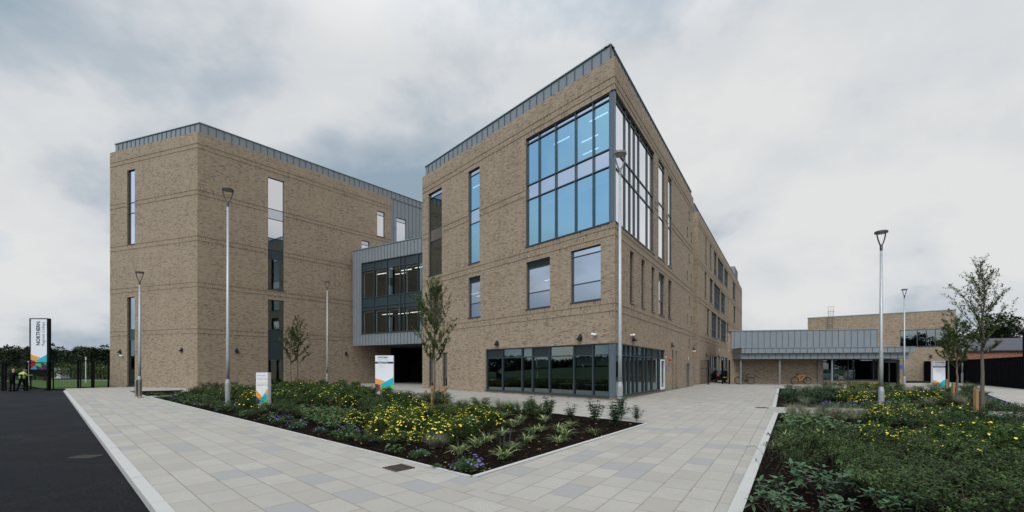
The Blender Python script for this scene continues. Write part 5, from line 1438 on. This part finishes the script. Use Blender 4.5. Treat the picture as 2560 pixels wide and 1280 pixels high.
spots('stipa', [r4(*q) for q in ((1190,325),(1275,315),(1375,340),(1410,350),(1465,345),(1525,345),(1635,322),(1110,320))], .95, 'wispy feather grass leaning on the back edge of the left bed', 'feather grasses on the back edge', v=2, rot=0)
spots('stipa', [r4(*q) for q in ((1000,330),(1050,310),(960,300),(840,650),(900,640),(980,350))], .85, 'feather grass among the yellow shrubs of the left bed', 'feather grasses among the yellow shrubs')
zone(['potentilla'], [r4(*q) for q in ((380,420),(560,300),(760,330),(1000,380),(1330,370),(1340,470),(1120,560),(900,610),(560,600),(400,560),(180,470))], .52, .82, 'yellow flowering shrub in the dense middle drift of the left bed', 'yellow shrubs in the middle drift', LB, 70)
zone('bergenia', [r4(*q) for q in ((-80,400),(150,360),(240,400),(180,500),(40,510),(-120,470))], .5, 1.0, 'round leaved plant at the front left of the yellow drift', 'round leaved plants in the left bed', LB, 16)
zone('liriope', [r3(*q) for q in ((1380,420),(1950,430),(2000,500),(1560,480),(1350,450))], .42, .95, 'striped strap leaved tuft by the low white sign', 'striped tufts by the low sign', LB, 18)
zone('bergenia', [r3(*q) for q in ((1950,470),(2300,470),(2560,560),(2300,650),(2000,560))], .5, 1.0, 'round leaved plant right of the low white sign', 'round leaved plants right of the low sign', LB, 16)
zone('bergenia', [r3(*q) for q in ((500,270),(1000,260),(1120,360),(1050,430),(800,380),(560,310))], .62, 1.0, 'round leaved plant left of the tall lamp post', 'round leaved plants left of the lamp post', LB, 22)
zone('geranium', [(304,980),(345,990),(352,984),(335,974)], .45, 1.0, 'purple geranium in the small bed left of the bollards', 'geraniums in the small bed', LB2, 14)
zone('stipa', [(-25.5,34.2),(-23.8,33.4),(-21,37.5),(-24.0,37.6)], 1.0, 1.1, 'feather grass against the left block corner', 'feather grasses by the left block', LB, 8, True)
zone(['leafy_low'], [(-25.9,36.4),(-24.6,33),(-22,37.0),(-17.6,42),(-17.6,46)], 1.0, 1.3, 'dark leafy shrub in the back row against the left block', 'back row shrubs at the left block', LB, 22, True)
zone(['potentilla', 'potentilla_sparse', 'potentilla_sparse', 'fine'], [(-19.5,26.5),(-10.5,19.5),(-5,19),(-7.2,27.0),(-9.9,29.3),(-14.2,38.8),(-19,36)], .92, 1.15, 'yellow flowering shrub in the back part of the left bed', 'yellow shrubs at the back of the left bed', LB, 95, True)
zone(['fine', 'fine', 'potentilla_sparse'], [(-20.5,25.6),(-8.5,14.8),(-1.4,11.6),(2.0,15.2),(-7.2,27.0),(-9.9,29.3),(-19.0,36)], .60, 1.05, 'dense dark green low shrub filling the left bed', 'dark low shrubs in the left bed', LB, 120, True, .62)
zone(['bergenia', 'geranium', 'fine', 'liriope'], [(-20.8,25.6),(-21.2,25.2),(-12.1,17.0),(-3.3,9.1),(-1.6,8.0),(-3.2,10.8),(-8.8,15.4),(-19.6,26.2)], .62, .72, 'small low plant along the front edge of the left bed', 'small plants along the front edge', LB, 46, True, .75, .30)
# ---- right near bed
plant('viburnum', G(*r5(520,1040)), .85, 'broad leaved evergreen in the right bed, set back above the bottom left ones')
spots('viburnum', [r5(*q) for q in ((870,1130),(760,1180))], .85, 'broad leaved evergreen in the bottom centre of the right bed', 'broad leaved evergreens at the bottom centre')
spots('viburnum', [r5(*q) for q in ((310,1180),(240,1290),(420,1290))], .72, 'broad leaved evergreen at the bottom left corner of the right bed', 'broad leaved evergreens at the bottom left')
spots('viburnum', [r5(*q) for q in ((1300,1290),(1500,1275),(850,1360))], .62, 'low broad leaved evergreen cut by the bottom edge of the photo', 'broad leaved evergreens at the bottom edge')
spots('liriope_flower', [r5(*q) for q in ((290,670),(500,655),(890,640))], 1.1, 'striped tuft with purple spikes in front of the round leaved plants', 'spiked tufts in the right bed')
spots('liriope', [r5(*q) for q in ((390,600),(620,590),(690,560),(440,640),(930,590))], 1.1, 'striped strap leaved tuft below the round leaved plants of the right bed', 'striped tufts in the right bed')
zone('bergenia', [r5(*q) for q in ((240,430),(420,395),(800,430),(830,470),(690,520),(300,560),(225,520))], .42, 1.05, 'glossy round leaved plant near the left edge of the right bed', 'round leaved plants in the right bed', RB, 22)
spots('bergenia', [r5(*q) for q in ((900,540),(1010,530),(880,500))], 1.0, 'round leaved plant left of the yellow shrubs of the right bed', 'round leaved plants by the yellow shrubs')
zone('stipa', [r5(*q) for q in ((300,360),(600,350),(1090,370),(1060,440),(850,430),(420,395))], .42, .92, 'big pale feather grass at the back left of the right bed', 'feather grasses in the right bed', RB, 24)
zone(['potentilla', 'potentilla', 'potentilla_sparse'], [r5(*q) for q in ((1070,400),(1150,340),(2080,370),(2120,430),(1700,440),(1150,440))], .55, .95, 'yellow flowering shrub in the back row of the right bed', 'yellow shrubs in the back row', RB, 40)
zone(['potentilla', 'potentilla', 'potentilla_sparse'], [r5(*q) for q in ((1090,560),(1260,560),(1700,660),(1650,720),(1150,660))], .55, .95, 'yellow flowering shrub in the small middle group of the right bed', 'yellow shrubs in the middle group', RB, 12)
zone(['potentilla', 'potentilla', 'potentilla_sparse'], [r5(*q) for q in ((1720,560),(2560,600),(2800,800),(2050,800),(1750,680))], .50, .98, 'large yellow flowering shrub at the right edge of the right bed', 'yellow shrubs at the right edge', RB, 26)
zone(['fine', 'leafy_low'], [r5(*q) for q in ((2100,430),(2700,400),(2700,560),(1750,520),(1150,470))], .62, .95, 'dark green low shrub between the rows of yellow shrubs', 'dark low shrubs between the yellow rows', RB, 50)
zone('fine', [r5(*q) for q in ((150,760),(700,640),(1150,700),(1700,720),(2100,830),(2800,850),(2800,1500),(1500,1400),(1000,950),(640,900),(300,900))], .52, 1.0, 'fine leaved dark shrub in the front sweep of the right bed', 'fine leaved shrubs in the front sweep', RB, 26)
zone(['fine', 'fine', 'leafy_low'], [(3,3.6),(6,3.6),(12,9),(25,12.5),(21.5,3.6)], .95, 1.1, 'dark low shrub in the part of the right bed beyond the photo edge', 'shrubs beyond the photo edge', RB, 60, True)
# ---- right far bed
zone('stipa', [r5(*q) for q in ((370,135),(880,120),(900,165),(420,165))], .62, 1.0, 'feather grass at the far left of the far bed', 'feather grasses in the far bed', FB, 22)
zone('leafy_low', [r5(*q) for q in ((320,175),(800,165),(830,260),(560,285),(300,260))], .62, 1.1, 'dark leafy shrub at the left of the far bed', 'dark leafy shrubs in the far bed', FB, 34)
zone('geranium', [r5(*q) for q in ((330,150),(400,140),(380,175),(320,180))], .5, 1.0, 'purple geranium at the far left corner of the far bed', 'geraniums in the far corner', FB, 6)
zone('geranium', [r5(*q) for q in ((700,275),(1270,265),(1290,300),(740,300))], .5, 1.1, 'purple geranium on the front edge of the far bed', 'geraniums on the far bed edge', FB, 14)
zone('geranium', [r5(*q) for q in ((2150,200),(2300,220),(2520,310),(2300,300))], .6, 1.3, 'purple geranium at the right point of the far bed', 'geraniums at the right point', FB, 12)
zone(['potentilla', 'potentilla', 'potentilla_sparse'], [r5(*q) for q in ((830,215),(1790,205),(1800,270),(1300,265),(860,260))], .68, 1.05, 'yellow flowering shrub in the middle row of the far bed', 'yellow shrubs in the far bed', FB, 44)
zone(['potentilla', 'potentilla_sparse'], [r5(*q) for q in ((830,125),(1450,115),(1450,165),(850,165))], .9, 1.15, 'yellow flowering shrub in the back row of the far bed', 'yellow shrubs in the far back row', FB, 30)
zone('bergenia', [r5(*q) for q in ((1290,265),(1560,255),(1560,310),(1300,305))], .6, 1.1, 'round leaved plant right of the far bed lamp post', 'round leaved plants in the far bed', FB, 10)
zone(['leafy_low', 'fine', 'stipa'], [(11.6,19),(22.7,36.5),(34.2,31.5),(20.4,17.6),(17,18)], .85, 1.15, 'mixed green plant filling the right part of the far bed', 'mixed planting in the far bed', FB, 80, True)
plant('fine', G(*r5(1320,465)), .6, 'small reddish brown shrub in the right bed')
# low creeping cover under the shrubs: nobody could count its sprays
def cover(poly, n, name, label, mat, h=.14, seed=3, avoid=None, ls=1.0):
    R = random.Random(seed); m = MB(); x0, x1 = min(p[0] for p in poly), max(p[0] for p in poly); y0, y1 = min(p[1] for p in poly), max(p[1] for p in poly); k = 0
    while k < n:
        p = (R.uniform(x0,x1), R.uniform(y0,y1))
        if not inpoly(p, poly): continue
        if math.sin(p[0]*2.3+1.1*math.sin(p[1]*1.7))*math.sin(p[1]*2.1+math.sin(p[0]*1.3)) < R.uniform(-.15,.4): continue
        k += 1; a = R.uniform(0, 2*PI); L_ = R.uniform(.15,.42); hh = h*R.uniform(.4,1.5); pts = []
        for j in range(4): t = j/3; pts.append(Vector((p[0]+math.cos(a)*L_*t, p[1]+math.sin(a)*L_*t, .02+hh*math.sin(t*PI*.7))))
        m.tube(pts, [.003,.0025,.002,.001], 3, 1, False)
        for j in range(15):
            t = R.uniform(.1,1)*3; i = min(2, int(t)); c = pts[i].lerp(pts[i+1], t-i)+rdir(R,-.2)*.018
            leafq(m, c, rdir(R,-.1), Vector((0,0,1)), R.uniform(.026,.045)*ls, R.uniform(.014,.023)*ls)
    o = bpy.data.objects.new(name, mk(m, [mat, 'bark_dark'])); COL.objects.link(o); return tag(o, label, 'ground cover', None, 'stuff')
RC = [G(*r5(*q)) for q in ((110,870),(260,700),(640,620),(1150,560),(2560,500),(2700,620),(2900,1500),(1250,1350),(1050,1000),(640,880),(420,900))]
cover(RC, 800, 'creeping_cover', 'creeping small leaved ground cover across the right bed', 'leaf_fine', .20, 5)
LC = [(-20.5,25.8),(-8.5,14.9),(-4,12.2),(1.0,15.0),(-9.7,28.7),(-17,40),(-24,35)]
cover(LC, 1600, 'creeping_cover', 'creeping low green cover under the left bed shrubs', 'leaf_fine', .22, 6, None, 1.5)
# bark chips
R = random.Random(8); m = MB()
for poly, n, yr in ((LB, 5200, 16), (RB, 3800, 11)):
    k = 0; x0, x1 = min(p[0] for p in poly), max(p[0] for p in poly); y0 = min(p[1] for p in poly)
    while k < n:
        p = (R.uniform(x0,x1), y0+(yr-y0)*R.random()**1.4)
        if not inpoly(p, poly): continue
        k += 1; a = R.uniform(0, PI); d = Vector((math.cos(a), math.sin(a), R.uniform(-.25,.25))); s_ = Vector((-math.sin(a), math.cos(a), R.uniform(-.3,.3))); l, w = R.uniform(.015,.045), R.uniform(.006,.014)
        c = Vector((p[0], p[1], .018+R.uniform(0,.012))); m.poly([c-d*l-s_*w, c+d*l-s_*w*.6, c+d*l*.9+s_*w, c-d*l+s_*w], 0 if R.random() > .06 else 1)
o = bpy.data.objects.new('bark_mulch', mk(m, ['bark_chip', 'dry_leaf'])); COL.objects.link(o); tag(o, 'dark bark mulch chips covering the soil of the beds', 'mulch', None, 'stuff')
# fallen bits on the paving
m = MB()
for _ in range(150):
    q = R.choice([(300,1100,900,1270), (1200,1200,1800,1275), (340,1180,400,1275), (1700,1060,1880,1270), (150,985,500,1080)])
    x, y = G(R.uniform(q[0],q[2]), R.uniform(q[1],q[3]))
    if inpoly((x,y), LB) or inpoly((x,y), RB): continue
    if (Vector((x,y))-K0).dot(nK) < .03: continue
    a = R.uniform(0, PI); d = Vector((math.cos(a), math.sin(a), .1)); leafq(m, Vector((x,y,.006)), d, Vector((0,0,1)), R.uniform(.012,.035), R.uniform(.006,.014), R.choice((0,0,1)))
o = bpy.data.objects.new('fallen_leaves', mk(m, ['dry_leaf', 'petal_yellow'])); COL.objects.link(o); tag(o, 'scattered fallen leaves and petals on the paving', 'fallen leaves', None, 'stuff')

# ================================================================== trees
def young_tree(p, h, tr, c0, width, seed, label, nb=26, dens=1.0, ls=.065, name='young_tree', lean=0.0, top_thin=True, lobes=None):
    R = random.Random(seed); t = thing(name, (p[0], p[1], 0), label, 'tree')
    m = MB(); lf = MB(); m.smooth = True
    pts = []; n = 14
    for k in range(n+1):
        f = k/n; pts.append(Vector((p[0]+lean*f*h+R.gauss(0,.012)*h*f*.5, p[1]+R.gauss(0,.012)*h*f*.5, h*f)))
    m.tube(pts, [tr*(1-.93*(k/n)**.8)+.004 for k in range(n+1)], 8, 0, True)
    def at(z): f = min(.999, z/h)*n; i = int(f); return pts[i].lerp(pts[i+1], f-i)
    def leaves(a, b, cnt):
        cnt = int(cnt*KD[0])
        for _ in range(cnt):
            q = a.lerp(b, R.uniform(.15, 1)) + rdir(R, -1)*R.uniform(0,.05)
            leafq(lf, q, (rdir(R, -.6)+(b-a).normalized()*.4).normalized(), Vector((0,0,1)), ls*R.uniform(.7,1.3), ls*R.uniform(.35,.6), 0, .2)
    KD = [1.0]
    for k in range(nb):
        f = (k+R.uniform(0,.8))/nb; KD[0] = max(.16, 1.25*(1-f)**.9); z = c0+(h*.97-c0)*f**.9; b0 = at(z); a = k*2.4+R.uniform(-.4,.4)
        prof = math.sin(min(1, f*2.6+.35)*PI/2)*(1-f*.78) if top_thin else (1-f*.6)
        Lb = width/2*prof*R.uniform(.75,1.2); up = R.uniform(.45, 1.05)+.9*f
        q = [b0]; segs = 5; d = Vector((math.cos(a), math.sin(a), up)).normalized()
        for j in range(segs): d = (d + Vector((R.gauss(0,.1), R.gauss(0,.1), .10))).normalized(); q.append(q[-1]+d*(Lb*1.25/segs))
        r0 = tr*.24*(1-.6*f); m.tube(q, [r0*(1-.85*j/segs)+.002 for j in range(segs+1)], 5, 0, False)
        for j in range(1, segs+1):
            leaves(q[j-1], q[j], int(R.uniform(5,14)*dens))
            for _ in range(R.randint(1,3)):
                td = (d + rdir(R, -.6)*1.0).normalized(); tl = Lb*R.uniform(.16,.42); e0 = q[j]; e1 = e0+td*tl*.5; e2 = e1+(td+Vector((0,0,.25))).normalized()*tl*.5
                m.tube([e0,e1,e2], [.0035,.0025,.001], 3, 0, False); leaves(e0, e1, int(R.uniform(6,16)*dens)); leaves(e1, e2, int(R.uniform(8,20)*dens))
    obj('trunk', m, 'bark', t, False); obj('crown', lf, 'leaf_tree', t, False); return t
def stake(p, h, label, other=None):
    t = thing('tree_stake', (p[0], p[1], 0), label, 'tree stake')
    m = MB(); m.box(p[0]-.045, p[0]+.045, p[1]-.045, p[1]+.045, -.1, h); obj('post', m, 'timber', t)
    if other:
        m = MB(); m.box(other[0]-.045, other[0]+.045, other[1]-.045, other[1]+.045, -.1, h); obj('post', m, 'timber', t)
        m = MB(); a = Vector(p); b = Vector(other); W = Wall(a, b-a); m.wbox(W, -.12, (b-a).length+.12, h-.14, h-.04, .046, .085); obj('crossbar', m, 'timber', t)
        m = MB(); m.torus((p[0]+(other[0]-p[0])*.5, p[1]-.02, h-.09), (0,0,1), .09, .02, 14, 5); obj('strap', m, 'strap', t)
    else:
        m = MB(); m.tube([(p[0], p[1]-.02, h-.1), (p[0]+.17, p[1]+.05, h-.1)], .028, 6); obj('strap', m, 'strap', t)
    return t
T1 = G(1086, 1017)
young_tree(T1, 5.6, .048, 1.75, 3.3, 5, 'young tree with a timber frame in front of the link and corner block', 34, 2.3, .066)
s1 = G(1080, 1016); s2 = G(1113, 1018); stake(s1, .92, 'timber H frame stake holding the young tree before the corner block', s2)
T2 = ((744-HX)/F*36, 36); young_tree(T2, 6.0, .055, 2.0, 3.2, 7, 'right one of the twin young trees in front of the left block', 24, 1.5, .085)
T2b = ((727-HX)/F*35.2, 35.2); young_tree(T2b, 4.9, .045, 2.0, 2.6, 9, 'left one of the twin young trees in front of the left block', 18, 1.5, .085)
stake(((736-HX)/F*35.5, 35.5), 1.0, 'short timber stake between the twin young trees'); stake(((771-HX)/F*36.5, 36.5), .8, 'short timber stake right of the twin young trees')
young_tree(((2456-HX)/F*14.4, 14.4), 5.3, .062, 2.05, 2.35, 13, 'largest young tree in the right foreground, sparse with a pale trunk', 40, .85, .070, top_thin=True)
young_tree(((2392-HX)/F*22.5, 22.5), 4.2, .06, 1.55, 2.8, 15, 'middle young tree of the right-hand row, with a leafy rounded crown', 30, 1.7, .070)
young_tree(((2371-HX)/F*33, 33), 4.9, .06, 2.0, 2.2, 17, 'farthest young tree of the right-hand row, beside the white sign', 22, 1.6, .085)
stake(((2440-HX)/F*14.1, 14.1), 1.02, 'near timber stake beside the largest young tree'); stake(((2383-HX)/F*22.3, 22.3), .95, 'timber stake beside the middle tree of the right-hand row'); stake(((2366-HX)/F*30, 30), .95, 'far timber stake just right of the white sign')

# big leafy trees far off
def far_tree_mesh(seed, h=10, w=8, n=3600, ls=.55):
    R = random.Random(seed); lf = MB(); tr = MB()
    lumps = []
    for _ in range(16):
        a = R.uniform(0,2*PI); q = R.uniform(0,1)*w*.34; z = h*R.uniform(.24,.86); lumps.append((Vector((math.cos(a)*q, math.sin(a)*q, z)), R.uniform(.14,.24)*w*(1.15-.5*z/h)))
    lumps.append((Vector((0,0,h*.60)), w*.3))
    for k in range(n):
        c, r_ = lumps[k % len(lumps)]; d = rdir(R, -.7); p = c+Vector((d.x*r_, d.y*r_, d.z*r_*.9))*R.uniform(.72,1.12)
        leafq(lf, p, (d+rdir(R,-1)*.9).normalized(), Vector((0,0,1)), ls*R.uniform(.5,1.2), ls*R.uniform(.35,.8))
    tr.tube([(0,0,-.5), (.1,.1,h*.3), (0,.1,h*.7)], [w*.035, w*.028, w*.01], 7)
    for _ in range(7):
        c, r_ = R.choice(lumps); tr.tube([(0,0,h*.25), tuple(c*.6+Vector((0,0,h*.1))), tuple(c)], [w*.016, w*.01, w*.004], 5)
    return mk(lf, ['leaf_far']), mk(tr, ['bark_dark'])
FT = [far_tree_mesh(s_) for s_ in (101,102,103,104)]
def far_tree(x, y, s, label, group, v, rot, sz=1.0):
    cr, tr = FT[v]; t = bpy.data.objects.new('broadleaf_tree', None); COL.objects.link(t); t.location = (x, y, -.4); t.rotation_euler = (0,0,rot); t.scale = (s, s, s*sz)
    tag(t, label, 'tree', group)
    for nm, me in (('crown', cr), ('trunk', tr)): o = bpy.data.objects.new(nm, me); COL.objects.link(o); o.parent = t
    return t
R = random.Random(31)
for k in range(46):       # belt beyond the lawn
    px = -60+k*8.2; Y = R.uniform(92,128); yt = R.uniform(869,884); h = EYE+(HY-yt)*Y/F+.4
    if px > 300: break
    far_tree((px-HX)/F*Y, Y, h/9.3, 'dark tree in the distant belt behind the gate and fence', 'dark trees beyond the lawn at the left', k % 4, R.uniform(0,6), 1.0)
for px, Y, yt in ((28,86,868),(88,84,874),(110,60,865),(212,88,871),(262,80,868)):
    h = EYE+(HY-yt)*Y/F+.4; far_tree((px-HX)/F*Y, Y, h/9.3, 'taller dark tree standing out of the distant belt', 'taller trees in the distant belt', int(px) % 4, R.uniform(0,6))
for px, Y, yt, lab in ((2500,92,793,'tall dark tree behind the slate roofed house'), (2528,88,800,'dark tree between the slate roof and the gabled house'), (2478,96,812,'dark tree left behind the slate roofed house'), (2440,100,838,'low dark tree far behind the sports hall corner'), (2412,104,842,'low dark tree right next to the sports hall corner')):
    h = EYE+(HY-yt)*Y/F+.4; far_tree((px-HX)/F*Y, Y, h/9.3, lab, None, int(px) % 4, R.uniform(0,6))
# trees and bank behind the viewer: these only show as reflections in the glass
for k in range(58):
    a = PI*(.83+1.15*k/58)+R.uniform(-.02,.02); d = R.uniform(80,110); x, y = math.cos(a)*d*1.1, math.sin(a)*d*.95
    far_tree(x, y, R.uniform(.75,1.2)*(1.75 if y < -55 else .52 if x < -60 else 1), 'dark tree across the road, seen only as a reflection in the glazing', 'trees reflected in the glazing', k % 4, R.uniform(0,6))
# hedge and meadow strip behind the fence
def mass(name, label, cat, poly, zfun, n, ls, mat, seed, mats2=None, zp=.5):
    R = random.Random(seed); m = MB(); x0, x1 = min(p[0] for p in poly), max(p[0] for p in poly); y0, y1 = min(p[1] for p in poly), max(p[1] for p in poly); k = 0
    while k < n:
        p = (R.uniform(x0,x1), R.uniform(y0,y1))
        if not inpoly(p, poly): continue
        k += 1; z = zfun(*p)*R.uniform(.03,1)**zp
        leafq(m, Vector((p[0],p[1],z)), (rdir(R,-.2)+Vector((0,-.4,.2))).normalized(), Vector((0,0,1)), ls*R.uniform(.6,1.3), ls*R.uniform(.3,.6), 1 if mats2 and R.random() < .006 else 0)
    o = bpy.data.objects.new(name, mk(m, [mat]+([mats2] if mats2 else []))); COL.objects.link(o); return tag(o, label, cat, None, 'stuff')
def zh(x, y): return 1.7+.5*math.sin(x*.35)+.35*math.sin(x*1.1+1)+.3*math.sin(x*2.3+y)-.0*(y)
mass('hedgerow', 'rough green hedge bank behind the lawn and the fence', 'hedge', [(-95,65),(-19,65),(-19,71),(-95,71)], zh, 26000, .30, 'leaf_hedge', 4, 'petal_yellow')
mass('tall_thicket', 'darker thicket in front of the far trees', 'thicket', [(-125,74),(-22,74),(-22,82),(-125,82)], lambda x, y: 3.0+1.0*math.sin(x*.22)+.6*math.sin(x*.7), 22000, .42, 'leaf_far', 9)
mass('reflected_thicket', 'dark thicket across the road, seen only as a reflection in the glazing', 'thicket', [(-118,-110),(-112,-110),(-112,84),(-118,84)], lambda x, y: 4.6+.7*math.sin(y*.16)+.5*math.sin(y*.5), 30000, 1.3, 'leaf_far', 15, None, .9)
# hills on the horizon
m = MB(); R = random.Random(12); NX, NY = 90, 10
for i in range(NX+1):
    for j in range(NY+1):
        x = -1400+i*(1300/NX); y = 620+j*60; q = math.sin(PI*j/NY)**.7
        m.v.append((x, y, -1+q*(25+6*math.sin(x*.011)+4*math.sin(x*.031+2)+1.5*math.sin(x*.09))))
for i in range(NX):
    for j in range(NY): a = i*(NY+1)+j; m.f.append((a, a+NY+1, a+NY+2, a+1)); m.m.append(0)
m.smooth = True; struct('hills', m, 'hill_mat') if 'hill_mat' in MATS else struct('hills', m, 'field_mat')
# low white shed and marker posts beyond the hedge
t = thing('shed', ((140-HX)/F*72.5, 72.5, 0), 'small pale shed glimpsed beyond the hedge right of the banner sign', 'shed')
m = MB(); x = (132-HX)/F*72.5; m.box(x, x+1.35, 72.5, 74, 0, 1.85); obj('wall', m, 'far_paint', t); m = MB(); m.box(x-.1, x+1.45, 72.4, 74.1, 1.85, 1.95); obj('roof', m, 'slate', t)
for px, Y, h, lab in ((71,52,2.6,'pale marker post left of the banner sign'), (214.5,52,3.1,'pale marker post beyond the pedestrian gate')):
    t = thing('marker_post', ((px-HX)/F*Y, Y, 0), lab, 'post'); m = MB(); x = (px-HX)/F*Y; m.box(x-.05,x+.05,Y-.03,Y+.03,0,h); obj('post', m, 'far_paint', t)
# ================================================================== light, sky, camera
SUN_EL, SUN_AZ = math.radians(48), math.radians(205)     # azimuth from +Y, clockwise: behind the camera, to the left
w = bpy.data.worlds.new('World'); S.world = w; w.use_nodes = True
nt = w.node_tree; nt.nodes.clear()
out = nt.nodes.new('ShaderNodeOutputWorld'); bg = nt.nodes.new('ShaderNodeBackground'); L(nt, bg.outputs[0], out.inputs[0])
sky = nt.nodes.new('ShaderNodeTexSky'); sky.sky_type = 'NISHITA'; sky.sun_disc = False
sky.sun_elevation = SUN_EL; sky.sun_rotation = SUN_AZ; sky.air_density = 1.2; sky.dust_density = 1.5
tc = nt.nodes.new('ShaderNodeTexCoord'); dirv = tc.outputs['Generated']
sx = nt.nodes.new('ShaderNodeSeparateXYZ'); L(nt, dirv, sx.inputs[0]); X_, Y_, Z_ = sx.outputs
zz = math_(nt, 'ADD', math_(nt, 'MAXIMUM', Z_, 0.0), .48)
cx = nt.nodes.new('ShaderNodeCombineXYZ'); L(nt, math_(nt, 'DIVIDE', X_, zz), cx.inputs[0]); L(nt, math_(nt, 'DIVIDE', Y_, zz), cx.inputs[1])
def wn(scale, det, rough, dist=0.0, loc=(0,0,0)):
    mp = nt.nodes.new('ShaderNodeMapping'); L(nt, cx.outputs[0], mp.inputs[0]); mp.inputs['Location'].default_value = loc; mp.inputs['Scale'].default_value = (1, 1, 1)
    return noise(nt, mp.outputs[0], scale, det, rough, dist)
n1 = wn(1.7, 8, .52, .15, (3.1, 1.7, 0)); n2 = wn(.8, 4, .5, .2, (7.3, 2.2, 0)); n3 = wn(4.5, 6, .6, .2, (1, 5, 0))
SKY = SKYP
# cloud brightness and tint
shade = math_(nt, 'ADD', math_(nt, 'MULTIPLY', n1, .78), math_(nt, 'ADD', math_(nt, 'MULTIPLY', n2, .22), math_(nt, 'MULTIPLY', n3, .10)))
# the cloud sheet is heavier to the left of the view and thins towards the upper right
shade = math_(nt, 'ADD', shade, math_(nt, 'MULTIPLY', X_, .055))
cloud = ramp(nt, shade, [(.425, SKY['dark']), (.505, SKY['mid']), (.56, SKY['light']), (.645, SKY['white'])])
# luminance rises overhead and behind the camera where the sun stands behind the cloud
def dotv(v):
    d = nt.nodes.new('ShaderNodeVectorMath'); d.operation = 'DOT_PRODUCT'; L(nt, dirv, d.inputs[0]); d.inputs[1].default_value = v; return d.outputs['Value']
sd = Vector((math.sin(SUN_AZ)*math.cos(SUN_EL), math.cos(SUN_AZ)*math.cos(SUN_EL), math.sin(SUN_EL)))
glow = math_(nt, 'POWER', math_(nt, 'MAXIMUM', dotv(tuple(sd)), 0.0), 3.0)
over = ramp(nt, Z_, [(.58, 0.0), (.95, 1.0)])
gain = math_(nt, 'ADD', 1.0, math_(nt, 'ADD', math_(nt, 'MULTIPLY', glow, SKY['glow']), math_(nt, 'MULTIPLY', over, SKY['over'])))
# broken gap with blue sky, off to the left of and behind the camera
gap = math_(nt, 'MAXIMUM', dotv(SKY['gapdir']), 0.0)
gapf = ramp(nt, math_(nt, 'ADD', gap, math_(nt, 'MULTIPLY', math_(nt, 'SUBTRACT', n1, .5), 1.1)), [(.88, 0.0), (1.04, .85)])
skyc = mixc(nt, 1.0, sky.outputs[0], (SKY['nish'],)*3, 'MULTIPLY')
cg = nt.nodes.new('ShaderNodeVectorMath'); cg.operation = 'SCALE'; L(nt, cloud, cg.inputs[0]); L(nt, gain, cg.inputs['Scale'])
c = mixc(nt, gapf, cg.outputs[0], skyc)
low = ramp(nt, Z_, [(.46, 0.0), (.52, 1.0)])
c = mixc(nt, ramp(nt, Z_, [(0.0, 1.0), (.02, 0.0)]), c, SKY['mid'])
L(nt, c, bg.inputs[0]); bg.inputs[1].default_value = 1.0
sl = bpy.data.lights.new('Sun', 'SUN'); sl.energy = SUNE; sl.angle = math.radians(18); sl.color = (1, .965, .90)
so = bpy.data.objects.new('Sun', sl); COL.objects.link(so); so.rotation_euler = (-sd).to_track_quat('-Z', 'Y').to_euler(); so.location = (0, -20, 60)
cam = bpy.data.cameras.new('Camera'); co = bpy.data.objects.new('Camera', cam); COL.objects.link(co)
co.location = (0, 0, EYE); co.rotation_euler = (PI/2, 0, 0)
cam.sensor_width = 36; cam.lens = 36*F/2560; cam.shift_y = (HY-640)/2560; cam.clip_start = .1; cam.clip_end = 4000
S.camera = co
S.view_settings.view_transform = 'Standard'; S.view_settings.look = 'None'; S.view_settings.exposure = EXPO; S.view_settings.gamma = 1.0
S.cycles.max_bounces = 8; S.cycles.diffuse_bounces = 3; S.cycles.transparent_max_bounces = 12; S.cycles.glossy_bounces = 4; S.cycles.caustics_reflective = False; S.cycles.caustics_refractive = False
S.cycles.use_denoising = True
S.render.resolution_x = 1024; S.render.resolution_y = 512
